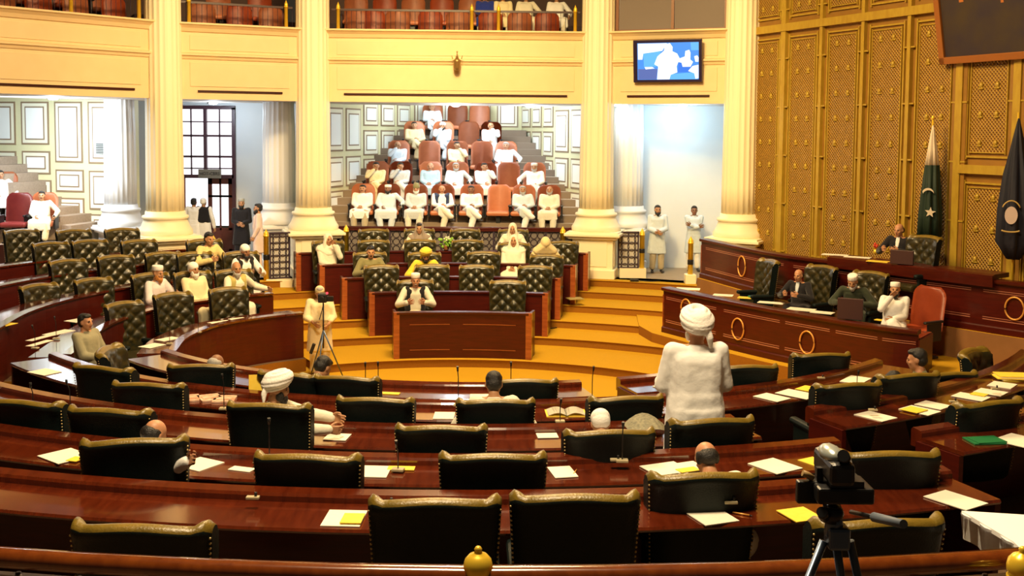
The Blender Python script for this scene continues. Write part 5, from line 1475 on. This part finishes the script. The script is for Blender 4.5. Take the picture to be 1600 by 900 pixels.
def head_obj(J, kind):
    """hair, caps, turbans, beards, veils - each a mesh in the figure's frame"""
    R = J['Rh']; H = J['head']; L = []
    def P(v): return H+R @ V3(v)
    def el(c, r):
        b = bmesh.new(); bmesh.ops.create_icosphere(b, subdivisions=3, radius=1.0)
        bmesh.ops.transform(b, matrix=Matrix.Translation(P(c)) @ R.to_4x4() @ Matrix.Diagonal((*r, 1)), verts=b.verts); L.append(b)
    if kind == 'collar_front':
        hull(L, [(J['neck']+V3((0, -.052, .012)), (.035, .022, .014)), (J['chest']+V3((0, -.122, -.02)), (.022, .016, .03)), (J['chest']+V3((0, -.100, .08)), (.045, .02, .03))])
        return fuse(L, kind, .008, 1)
    if kind == 'hair':
        el((0, .030, .050), (.084, .092, .086)); el((0, .045, .0), (.080, .075, .075)); el((0, -.02, .095), (.066, .062, .036)); return fuse(L, kind, .008, 2, .008, .03)
    if kind == 'balding_hair':
        el((0, .062, -.005), (.078, .058, .065)); 
        for s in (-1, 1): el((s*.066, .028, .0), (.020, .050, .050))
        return fuse(L, kind, .008, 2, .005, .03)
    if kind == 'beard':
        el((0, -.070, -.088), (.050, .042, .045)); el((0, -.075, -.115), (.036, .032, .035))
        for s in (-1, 1): el((s*.056, -.035, -.055), (.020, .040, .050))
        return fuse(L, kind, .008, 2, .006, .03)
    if kind == 'moustache':
        el((0, -.104, -.036), (.028, .010, .007)); return fuse(L, kind, .006, 1)
    if kind == 'cap':
        b = bmesh.new(); m_ = MB(); m_.lathe([(.083, .055), (.086, .06), (.085, .12), (.079, .132), (.05, .138), (.002, .140)], 32)
        bmesh.ops.transform(m_.b, matrix=Matrix.Translation(P((0, .008, 0))) @ R.to_4x4() @ Matrix.Rotation(math.radians(-8), 4, 'X') @ Matrix.Diagonal((1, 1.18, 1, 1)), verts=m_.b.verts)
        me = bpy.data.meshes.new(kind); bmesh.ops.recalc_face_normals(m_.b, faces=m_.b.faces); m_.b.to_mesh(me); m_.b.free(); return me
    if kind == 'tall_cap':
        m_ = MB(); m_.lathe([(.083, .045), (.086, .06), (.080, .13), (.055, .19), (.02, .205), (.002, .206)], 32)
        bmesh.ops.transform(m_.b, matrix=Matrix.Translation(P((0, .008, 0))) @ R.to_4x4() @ Matrix.Diagonal((1, 1.15, 1, 1)), verts=m_.b.verts)
        me = bpy.data.meshes.new(kind); bmesh.ops.recalc_face_normals(m_.b, faces=m_.b.faces); m_.b.to_mesh(me); m_.b.free(); return me
    if kind == 'skullcap':
        el((0, .020, .056), (.088, .106, .084)); el((0, .042, .018), (.084, .084, .070)); return fuse(L, kind, .008, 2)
    if kind == 'turban':
        el((0, .028, .082), (.104, .112, .080))
        for i in range(7):
            z = .010+.022*i; rr = (.088, .102, .110, .112, .104, .085, .055)[i]; tilt = (.12, -.10, .14, -.08, .1, 0, 0)[i]
            pts = [P((rr*math.cos(t), .012+rr*1.1*math.sin(t), z+.012+tilt*rr*math.cos(t)*.6-.42*rr*math.sin(t))) for t in [2*PI*k/26 for k in range(26)]]
            m_ = MB(); m_.tube(pts, .0215, 8, closed=True); bmesh.ops.recalc_face_normals(m_.b, faces=m_.b.faces); L.append(m_.b)
        hull(L, [(P((-.045, .095, .05)), (.028, .022, .02)), (P((-.075, .120, -.05)), (.026, .014, .03)), (P((-.085, .10, -.12)), (.018, .010, .02))])
        return fuse(L, kind, .007, 2)
    if kind == 'veil':
        el((0, .030, .030), (.098, .108, .110)); el((0, .045, -.06), (.10, .085, .09))
        for s in (-1, 1): hull(L, [(P((s*.078, -.02, -.02)), (.022, .045, .06)), (J['neck']+V3((s*.10, -.04, -.06)), (.05, .07, .05))])
        hull(L, [(J['neck']+V3((0, .03, .03)), (.10, .09, .06)), (J['sh'][1]+V3((.01, 0, -.02)), (.075, .10, .07)), (J['sh'][-1]+V3((-.01, 0, -.02)), (.075, .10, .07)), (J['chest']+V3((0, -.09, .04)), (.12, .05, .06))])
        return fuse(L, kind, .010, 3, .006, .06)
    if kind == 'full_veil':
        el((0, .010, .030), (.106, .128, .112)); hull(L, [(P((0, .01, -.03)), (.11, .13, .10)), (J['sh'][1], (.09, .12, .08)), (J['sh'][-1], (.09, .12, .08))])
        return fuse(L, kind, .010, 3, .01, .07)

SKIN = mat('warm_brown_skin', (.44, .22, .11), .55, noise=(8, (.48, .25, .13)))
SKIND = mat('dark_brown_skin', (.26, .12, .06), .55)
SKINP = mat('ruddy_skin', (.52, .25, .13), .5)
EYE = mat('dark_eye_brow', (.03, .015, .01), .5); LIP = mat('lips', (.30, .09, .06), .5); SHOE = mat('dark_shoe_leather', (.02, .015, .013), .4)
def cloth(name, c, c2=None): return mat(name, c, .85, bump=.35, bscale=14, noise=(6, c2 or tuple(x*.94 for x in c)), spec=.2, sheen=.2)
WC = cloth('white_cotton', (.90, .90, .89)); OFFW = cloth('off_white_cotton', (.80, .76, .62)); BEI = cloth('beige_cotton', (.72, .60, .34)); PBLUE = cloth('pale_blue_cotton', (.42, .62, .80)); GREYC = cloth('light_grey_cotton', (.60, .64, .66))
PINK = cloth('pale_pink_cotton', (.80, .60, .50)); BLK = cloth('black_cloth', (.015, .014, .018)); NAVYC = cloth('navy_vest_cloth', (.03, .045, .10)); CRM = cloth('cream_cotton', (.85, .74, .46)); OLI = cloth('olive_cloth', (.24, .22, .10)); GRB = cloth('grey_brown_cloth', (.30, .28, .18)); TANT = cloth('tan_trouser', (.50, .42, .28))
PALEB = cloth('pale_blue_grey_cotton', (.66, .74, .80)); YELV = cloth('yellow_cloth', (.85, .62, .06)); DKG = cloth('dark_green_shawl', (.04, .05, .03))
HB = mat('black_hair', (.012, .010, .009), .45, bump=.5, bscale=120); HG = mat('grey_hair', (.42, .40, .38), .6, bump=.5, bscale=120); HW = mat('white_hair', (.78, .74, .68), .7, bump=.4, bscale=120); HR = mat('henna_beard', (.50, .20, .04), .7, bump=.4, bscale=120)
WCAP = mat('white_cap_cloth', (.92, .90, .86), .8, bump=.3, bscale=60); CCAP = mat('cream_cap_cloth', (.78, .70, .42), .8, bump=.3, bscale=60)
VEILW = cloth('white_veil', (.85, .80, .66)); VEILY = cloth('cream_veil', (.80, .66, .36)); VEILG = cloth('grey_brown_veil', (.32, .26, .22))

POSES = {
 'lap': dict(kind='sit', lw=(.05, -.20, .68), rw=(-.05, -.22, .68)),
 'cross': dict(kind='sit', cross=True, lw=(.08, -.20, .72), rw=(-.03, -.22, .74)),
 'wide': dict(kind='sit', lw=(.34, -.10, .68), rw=(-.12, -.24, .68), spread=.03),
 'wide_r': dict(kind='sit', lw=(.10, -.24, .68), rw=(-.36, -.08, .68), cross=True),
 'chin_r': dict(kind='sit', cross=True, rw=(-.06, -.16, 1.10), lw=(-.02, -.20, .72), rpole=(-.8, .1, -1), nod=4),
 'chin_l': dict(kind='sit', lw=(.08, -.15, 1.10), rw=(.0, -.22, .70), lpole=(.8, .1, -1), headturn=8),
 'desk': dict(kind='sit', kb=.18, lean=14, lw=(.16, -.34, .84), rw=(-.16, -.34, .84)),
 'bent': dict(kind='sit', kb=.18, lean=38, nod=14, lw=(.14, -.42, .84), rw=(-.14, -.42, .84)),
 'slump': dict(kind='sit', kb=.18, lean=24, nod=10, lw=(.20, -.30, .78), rw=(-.20, -.30, .78)),
 'chin_desk': dict(kind='sit', kb=.18, lw=(.08, -.15, 1.10), rw=(.0, -.22, .70), lpole=(.5, -.3, -1), headturn=8, nod=6),
 'reach': dict(kind='sit', kb=.18, lean=12, lw=(.10, -.52, .88), rw=(-.18, -.50, .84)),
 'bow': dict(kind='sit', kb=.18, lean=48, nod=8, lw=(.12, -.34, .66), rw=(-.12, -.34, .66)),
 'armlow': dict(kind='sit', kb=.18, lean=42, nod=8, lw=(.12, -.34, .66), rw=(-.70, -.16, 1.0)),
 'armout': dict(kind='sit', kb=.18, lean=8, lw=(.50, -.20, .82), rw=(-.20, -.35, .80), headturn=-20),
 'stand_fold': dict(kind='stand', lw=(.03, -.22, 1.06), rw=(-.03, -.24, 1.04)),
 'stand_cross': dict(kind='stand', lw=(-.10, -.22, 1.22), rw=(.10, -.22, 1.18)),
 'stand_back': dict(kind='stand'),
 'stand_walk': dict(kind='stand', lw=(.28, -.12, .90), rw=(-.28, .02, .88), spread=.04),
 'film': dict(kind='stand', lw=(.13, -.30, 1.02), rw=(-.12, -.30, 1.05), nod=14),
 'speak': dict(kind='stand', lw=(.20, -.30, 1.10), rw=(-.20, -.30, 1.10), spread=.05, lpole=(.35, .6, -1), rpole=(-.35, .6, -1)),
}
_PC = {}
def part_mesh(pose, what, fat=0.0, sleeve=1.0):
    key = (pose, what, fat, sleeve)
    if key in _PC: return _PC[key]
    pr = dict(POSES[pose]); kind = pr['kind']
    J = _PC.get((pose, 'J')) or skeleton(**pr); _PC[(pose, 'J')] = J
    if what == 'body': r = body_mesh(J, 'body')
    elif what == 'shirt': r = shirt_mesh(J, kind, 'shirt', fat, sleeve=sleeve)
    elif what == 'short_shirt': r = shirt_mesh(J, kind, 'shirt', fat, long=False, sleeve=sleeve)
    elif what == 'trousers': r = trouser_mesh(J, kind, 'trousers')
    elif what == 'vest': r = vest_mesh(J, 'vest')
    else: r = head_obj(J, what)
    _PC[key] = r; return r
def person(label, loc, yaw, pose, shirt=WC, trousers=WC, head=(('hair', HB),), vest=None, skin=SKIN, fat=0.0, scale=1.0, group=None, short=False, sleeve=1.0, shoes=True):
    r = empty('person', label, 'person', loc, yaw, group); r.scale = scale if hasattr(scale, '__len__') else (scale,)*3
    def add(nm, me, mats_):
        if len(me.materials) == 0:
            for m_ in mats_: me.materials.append(m_)
        o = bpy.data.objects.new(nm, me); COL.objects.link(o); o.parent = r
        for i, m_ in enumerate(mats_):
            if o.material_slots[i].material != m_:
                o.material_slots[i].link = 'OBJECT'; o.material_slots[i].material = m_
        return o
    add('body', part_mesh(pose, 'body'), [skin, EYE, LIP, SHOE if shoes else skin])
    add('tunic' if not short else 'shirt', part_mesh(pose, 'short_shirt' if short else 'shirt', fat, sleeve), [shirt])
    add('trousers', part_mesh(pose, 'trousers'), [trousers])
    if vest: add('waistcoat', part_mesh(pose, 'vest'), [vest])
    for nm, m_ in head:
        add(nm, part_mesh(pose, nm), [m_])
    return r

# --- central gallery
def gperson(k, i, label, dx=0, **kw):
    x, Y, z = GPOS[(k, i)]
    person(label, (x+dx, Y-.06, z), random.uniform(-.12, .12)+(-.05 if x > -1.4 else .05), scale=kw.pop('scale', (1.10, 1.0, .90)), group='spectators in the central gallery', **kw)
hb = (('hair', HB),); hbm = (('hair', HB), ('moustache', HB)); hg = (('hair', HG),)
gperson(0, 0, 'person in white tunic and khaki trousers at the left end of the gallery front row', pose='lap', shirt=WC, trousers=TANT, head=hbm, fat=.03)
gperson(0, 1, 'person with white cap and dark beard, legs crossed, second in the gallery front row', pose='wide', shirt=PALEB, trousers=PALEB, head=(('cap', WCAP), ('beard', HB)), skin=SKIND, fat=.03)
gperson(0, 2, 'person in grey-white with olive cap and white beard in the gallery front row', pose='lap', shirt=GREYC, trousers=OFFW, head=(('tall_cap', OLI), ('beard', HW)), fat=.01)
gperson(0, 3, 'person in white with a navy waistcoat and crossed legs', pose='cross', shirt=WC, trousers=OFFW, vest=NAVYC, head=(('balding_hair', HB),), skin=SKINP)
gperson(0, 4, 'person in white beside the empty front chair, legs crossed', pose='cross', shirt=WC, trousers=WC, head=hbm, skin=SKIND, fat=.02)
gperson(0, 6, 'person in white with grey beard and hands clasped in the gallery front row', pose='cross', shirt=PALEB, trousers=WC, head=(('hair', HG), ('beard', HG)), fat=.03)
gperson(0, 7, 'bald person in off-white at the right end of the gallery front row', pose='lap', shirt=OFFW, trousers=OFFW, head=(('balding_hair', HG), ('beard', HG)), fat=.02)
gperson(1, 0, 'person in pale yellow, hand to face, at the left end of the second gallery row', pose='chin_r', shirt=CRM, trousers=BEI, head=hb)
gperson(1, 1, 'person in grey tunic, hand at chin, second gallery row', pose='chin_r', shirt=GREYC, trousers=GREYC, head=hbm)
gperson(1, 2, 'person in sky-blue shirt and dark blue trousers in the second gallery row', pose='lap', shirt=PBLUE, trousers=cloth('denim_blue', (.08, .14, .26)), head=(('balding_hair', HG),), skin=SKINP, fat=.04)
gperson(1, 3, 'person in white with grey beard, centre of the second gallery row', pose='wide', shirt=PALEB, trousers=PALEB, head=(('hair', HG), ('beard', HG)), fat=.03)
gperson(1, 4, 'person in white resting chin on hand left of the empty second-row chair', pose='chin_l', shirt=WC, trousers=PALEB, head=(('hair', HB),))
gperson(1, 6, 'person with white cap and grey beard at the right end of the second gallery row', pose='wide_r', shirt=WC, trousers=PALEB, head=(('cap', WCAP), ('beard', HG)), fat=.03)
gperson(2, 0, 'person in pale grey, hand to mouth, at the left of the third gallery row', pose='chin_r', shirt=PALEB, trousers=GREYC, head=(('balding_hair', HG),))
gperson(2, 2, 'person in cream between two empty chairs in the third gallery row', pose='chin_l', shirt=CRM, trousers=OFFW, head=hbm, fat=.04)
gperson(2, 4, 'grey-haired person in white, elbow out, at the right of the third gallery row', pose='wide', shirt=WC, trousers=WC, head=(('hair', HG),), skin=SKINP, fat=.03)
gperson(3, 0, 'person in beige with crossed legs at the left of the fourth gallery row', pose='cross', shirt=BEI, trousers=BEI, head=hb, fat=.03)
gperson(3, 1, 'black-bearded person in white cap with hand at his face', pose='chin_r', shirt=PALEB, trousers=PALEB, head=(('skullcap', WCAP), ('beard', HB)), fat=.03)
gperson(3, 3, 'slim person in white at the right of the fourth gallery row', pose='chin_l', shirt=WC, trousers=WC, head=(('balding_hair', HG),))
gperson(4, 0, 'person in pale blue-white alone in the top gallery row', pose='cross', shirt=PALEB, trousers=PALEB, head=(('balding_hair', HG),), fat=.02)
# --- left gallery
u = ray(64, 300); person('person in cream tunic seated in the left gallery with a hand on the armrest', (u.x/u.y*26.6, 26.6, 1.78), .25, 'wide', OFFW, CRM, hbm, fat=.03, scale=.95)
u = ray(2, 300); person('person in white at the left edge reclining in the left gallery', (u.x/u.y*27.5, 27.5, 2.25), .5, 'wide', WC, WC, hb, fat=.03, scale=.95)
# --- upper balcony
for i, (px, pose, sh, lb) in enumerate([(786, 'lap', CRM, 'left of the three white-clad balcony spectators'), (822, 'wide', OFFW, 'middle of the three balcony spectators, holding a paper'), (870, 'wide', WC, 'right of the three balcony spectators'), (758, 'lap', cloth('royal_blue', (.02, .04, .30)), 'balcony spectator in deep blue')]):
    q, rz_ = on_bay(K2, K3, px, 10, 1.95)
    person('person, '+lb, (q.x, q.y, 6.99), rz_, pose, sh, OFFW, hb, group='spectators on the upper balcony', fat=.03)
# --- standing persons around the ring
def stand(px, py, z, label, yaw, pose, **kw):
    p = at(px, py, z); person(label, p, math.radians(yaw), pose, **kw)
stand(1026, 426, G, 'person in pale blue-grey tunic with dark beard, hands folded, standing right of the grille', 0, 'stand_fold', shirt=PALEB, trousers=TANT, head=(('hair', HB), ('beard', HB)), scale=1.04)
stand(1083, 424, G, 'person in white with folded arms standing behind the brass post', -5, 'stand_cross', shirt=PALEB, trousers=WC, head=hb, skin=SKIND, scale=1.02)
stand(378, 410, G, 'person dressed all in black with cap beside the tall door', 10, 'stand_fold', shirt=BLK, trousers=BLK, head=(('cap', mat('grey_cap', (.4, .4, .36), .8)), ('beard', HB)), scale=1.03)
stand(404, 424, G, 'person in pale pink walking left past the doorway', -75, 'stand_walk', shirt=PINK, trousers=PINK, head=(('hair', HB), ('beard', HB)), scale=1.03)
stand(304, 403, G, 'person in white leaving through the tall door, seen from behind', 178, 'stand_back', shirt=WC, trousers=WC, head=hb, scale=1.0)
stand(319, 403, G, 'person in white sleeves and black waistcoat seen from behind at the door', 172, 'stand_back', shirt=WC, trousers=WC, head=(('skullcap', WCAP),), vest=BLK, scale=1.0)
# --- left block
def seated(px, py, z, label, yaw, pose, top=1.33, Y=None, **kw):
    """py = head top in the photo"""
    sc_ = kw.get('scale', 1.0)
    p = at(px, py, z+top*sc_); person(label, (p.x, p.y, z), yaw if abs(yaw) > 10 else yaw, pose, **kw)
def atch(key, label, dyaw, pose, dx=0.0, fwd=-.05, scale=(1.10, 1.10, 1.17), **kw):
    c, f, yw, z = FCH[key]; q = c+f*fwd+Vector((-f.y, f.x))*dx
    person(label, (q.x, q.y, z), yw+dyaw, pose, scale=scale, **kw)
atch(315, 'black-haired person in beige shirt by the left column', .25, 'desk', shirt=cloth('beige_shirt', (.74, .60, .26)), trousers=BLK, head=hb, short=True)
atch(372, 'person with white cap and black waistcoat at the aisle end of the left block', .25, 'desk', shirt=WC, trousers=WC, vest=BLK, head=(('skullcap', WCAP), ('beard', HB)), skin=SKIND)
atch(228, 'person with white cap and reddish beard writing at the left block', .35, 'desk', shirt=cloth('lilac_white', (.80, .72, .74)), trousers=WC, head=(('cap', WCAP), ('beard', HR)), fat=.02)
atch(295, 'white-bearded person in cream shirt with white cap in the left block', .2, 'lap', shirt=CRM, trousers=CRM, head=(('skullcap', WCAP), ('beard', HW)), fat=.03)
atch(360, 'person in tan waistcoat leaning his arm on the desk of the left block', .3, 'armout', shirt=OFFW, trousers=OFFW, vest=cloth('tan_vest', (.50, .42, .14)), head=(('balding_hair', HG), ('beard', HG)))
# --- far block
atch(506, 'woman in pale headscarf with hands at her chin, left end of the far block', .1, 'chin_desk', shirt=OFFW, trousers=OFFW, head=(('veil', VEILW),))
atch(573, 'person in dark clothes with moustache in the third far row', 0, 'desk', shirt=OLI, trousers=BLK, head=hbm)
atch(655, 'woman with dark hair under a brownish veil in the highest far row', -.1, 'desk', shirt=OFFW, trousers=OFFW, head=(('hair', HB), ('veil', VEILG)))
atch(663, 'person in yellow turban and yellow tunic bent over his desk', .1, 'slump', shirt=YELV, trousers=YELV, head=(('turban', YELV), ('beard', HB)), fat=.02)
atch(648, 'person with white cap and black waistcoat at the broad front desk', 0, 'desk', shirt=OFFW, trousers=OFFW, vest=BLK, head=(('cap', WCAP), ('moustache', HG)), skin=SKINP)
atch(803, 'woman in pale headscarf in the highest far row', 0, 'desk', shirt=VEILW, trousers=OFFW, head=(('veil', VEILW),))
atch(804, 'woman in wide white headscarf and shawl in the fourth far row', 0, 'lap', shirt=VEILW, trousers=OFFW, head=(('veil', VEILW),), fat=.05)
atch(881, 'woman with cream veil hiding her face, leaning sideways', .3, 'slump', dx=-.42, shirt=VEILY, trousers=OFFW, head=(('full_veil', VEILY),))
# --- presiding desks
_u = ray(1407, 360); person('person in dark suit with white collar behind the upper desk screen', (_u.x/_u.y*20.9, 20.9, 1.5), -.85, 'desk', scale=1.06, shirt=BLK, trousers=BLK, head=(('balding_hair', HB), ('collar_front', WC)), skin=SKINP)
seated(1250, 421, .68, 'balding person in dark jacket and pale shirt reading at the lower presiding desk', -.75, 'desk', shirt=BLK, trousers=BLK, head=(('balding_hair', HB), ('collar_front', PALEB)), top=1.30, skin=SKINP)
_u = ray(1336, 430); person('person in dark clothes with white cap behind the dark desk screen', (_u.x/_u.y*20.0, 20.0, .68), -.5, 'slump', scale=1.06, shirt=DKG, trousers=BLK, head=(('cap', WCAP), ('beard', HG)))
seated(1399, 442, .68, 'black-bearded person in white with cap, hand at his cheek, on the orange-red chair', -.35, 'chin_r', shirt=WC, trousers=WC, head=(('cap', WCAP), ('beard', HB)), top=1.33, fat=.03, scale=1.0)
# --- near block, seen from behind
def seen(key, label, pose='desk', dyaw=0, fwd=.04, dx=0.0, scale=1.09, **kw):
    kw['scale'] = scale
    c, f, yw = NCH[key]; z = NR[key[0]][1]; q = c+f*fwd+Vector((-f.y, f.x))*dx
    person(label, (q.x, q.y, z), face(q, C1)+math.radians(dyaw), pose, **kw)
seen(('C', 413), 'person in white turban and cream tunic looking right, seen from behind', 'reach', -72, dx=.06, shirt=OFFW, trousers=OFFW, head=(('turban', WCAP), ('beard', HB)), fat=.05, scale=1.03)
seen(('E', 408), 'dark-haired person half hidden beyond the white turban', 'bow', -20, dx=.06, shirt=GRB, trousers=BLK, head=hb)
seen(('D', 776), 'dark-haired person seen from behind at the centre of the fourth row', 'slump', 0, shirt=OFFW, trousers=OFFW, head=hb, scale=1.05)
seen(('C', 958), 'person in round white skullcap bowed low beside the standing speaker', 'bow', -4, dx=-.05, scale=1.03, shirt=WC, trousers=WC, head=(('skullcap', WCAP),), fat=.02, fwd=.0)
seen(('B', 1108), 'bald person bowed forward behind the low second-row chair', 'bow', 0, dx=-.27, shirt=OFFW, trousers=OFFW, head=(('balding_hair', HB),), skin=SKINP, scale=1.04)
seen(('B', 206), 'balding person in white stretching his arm to the right behind the askew chair', 'armlow', -26, dx=.18, shirt=WC, trousers=WC, head=(('balding_hair', HB),), skin=SKINP, fat=.03, scale=1.0)
seen(('E', 297), 'balding person in grey seated by the left edge of the well', 'bow', 0, dx=.15, scale=1.03, shirt=GRB, trousers=BLK, head=(('balding_hair', HG),), skin=SKIND)
seen(('D', 1430), 'dark-haired person in brown-green looking left at the right block', 'desk', 30, dx=-.42, shirt=OLI, trousers=BLK, head=hb, skin=SKINP, fat=.03, scale=1.04)
q = at(1398, 572, .79+1.16); person('person leaning low beside the dark-haired man at right', (q.x+.40, q.y+.2, .63), face(q, C1)+.5, 'bent', OLI, WC, hb)
q = at(-20, 590, NR['D'][1]+1.3); person('person in white cut by the left edge, fourth row', (q.x, q.y, NR['D'][1]), face(q, C1), 'wide', WC, WC, hb, fat=.05)
# reading man at the left
zz_ = NR['E'][1]; p = at(142, 497, zz_+1.27)
person('dark-haired person in grey-brown reading papers with a raised knee at the left', (p.x, p.y, zz_), face(p, (p.x+1, p.y-.35)), 'cross', GRB, OLI, hb, skin=SKINP, fat=.01)
m = MB(); q = at(188, 553, zz_+.72); m.box((0, 0, 0), (.30, .008, .22), rx=.9); _y = face(p, (p.x+1, p.y-.35)); tag(m.build('paper_sheet', PAPER, None, (p.x+.36*math.sin(_y), p.y-.36*math.cos(_y), zz_+.73), _y), 'white sheet held up by the man reading at the left', 'paper', 'papers on the desks')

# --- videographer in the well
cp = at(500, 588, 0)
person('videographer in cream tunic and knitted cap standing in the well behind his tripod', (cp.x, cp.y, 0), .25, 'film', CRM, CRM, (('skullcap', CCAP), ('hair', HG)), fat=.04, scale=1.0, sleeve=.55)
tr = empty('tripod', 'thin black tripod in front of the videographer in the well', 'tripod', (cp.x+.14, cp.y-.42, 0))
b = MB(); b.cyl((0, 0, .62), (0, 0, 1.46), .014); b.build('centre_column', BLACK, tr)
for a in (-100, 20, 140):
    b = MB(); b.cyl((0, 0, .95), (.38*math.cos(math.radians(a)), .38*math.sin(math.radians(a)), .01), .014, .010, 8); b.build('leg', BLUEM, tr)
b = MB(); b.tube([(0, 0, 1.42), (-.05, .08, 1.25), (-.1, .15, 1.12)], .008, 6); b.build('pan_handle', BLACK, tr)
b = MB(); b.box((-.19, -.06, .62), (.06, .05, .20), ry=.35, bev=.01); b.build('hanging_remote', BLACK, tr)
vc = empty('video_camera', 'black video camera at the videographer face with a red light', 'camera', (cp.x+.14, cp.y-.42, 1.46))
b = MB(); b.box((0, 0, .09), (.16, .26, .16), bev=.02); b.build('body', BLACK, vc)
b = MB(); b.cyl((0, -.13, .09), (0, -.26, .09), .045, .055, 20); b.build('lens_barrel', BLACK, vc)
b = MB(); b.box((.13, -.02, .07), (.12, .03, .10), bev=.01); b.build('monitor', BLACK, vc)
b = MB(); b.ico((.085, -.09, .185), .022); b.build('red_lamp', emis('red_tally_light', (1, .03, .05), 3), vc)
# --- the standing speaker
sp = at(1092, 712, NR['C'][1]+.25)
person('standing speaker in long white tunic and white turban seen from behind', (1.72, 9.98, NR['C'][1]), face((1.72, 9.98), (.9, 19)), 'speak', WC, WC, (('turban', WCAP), ('beard', HW)), fat=.06, scale=(1.22, 1.2, 1.17), skin=SKINP)
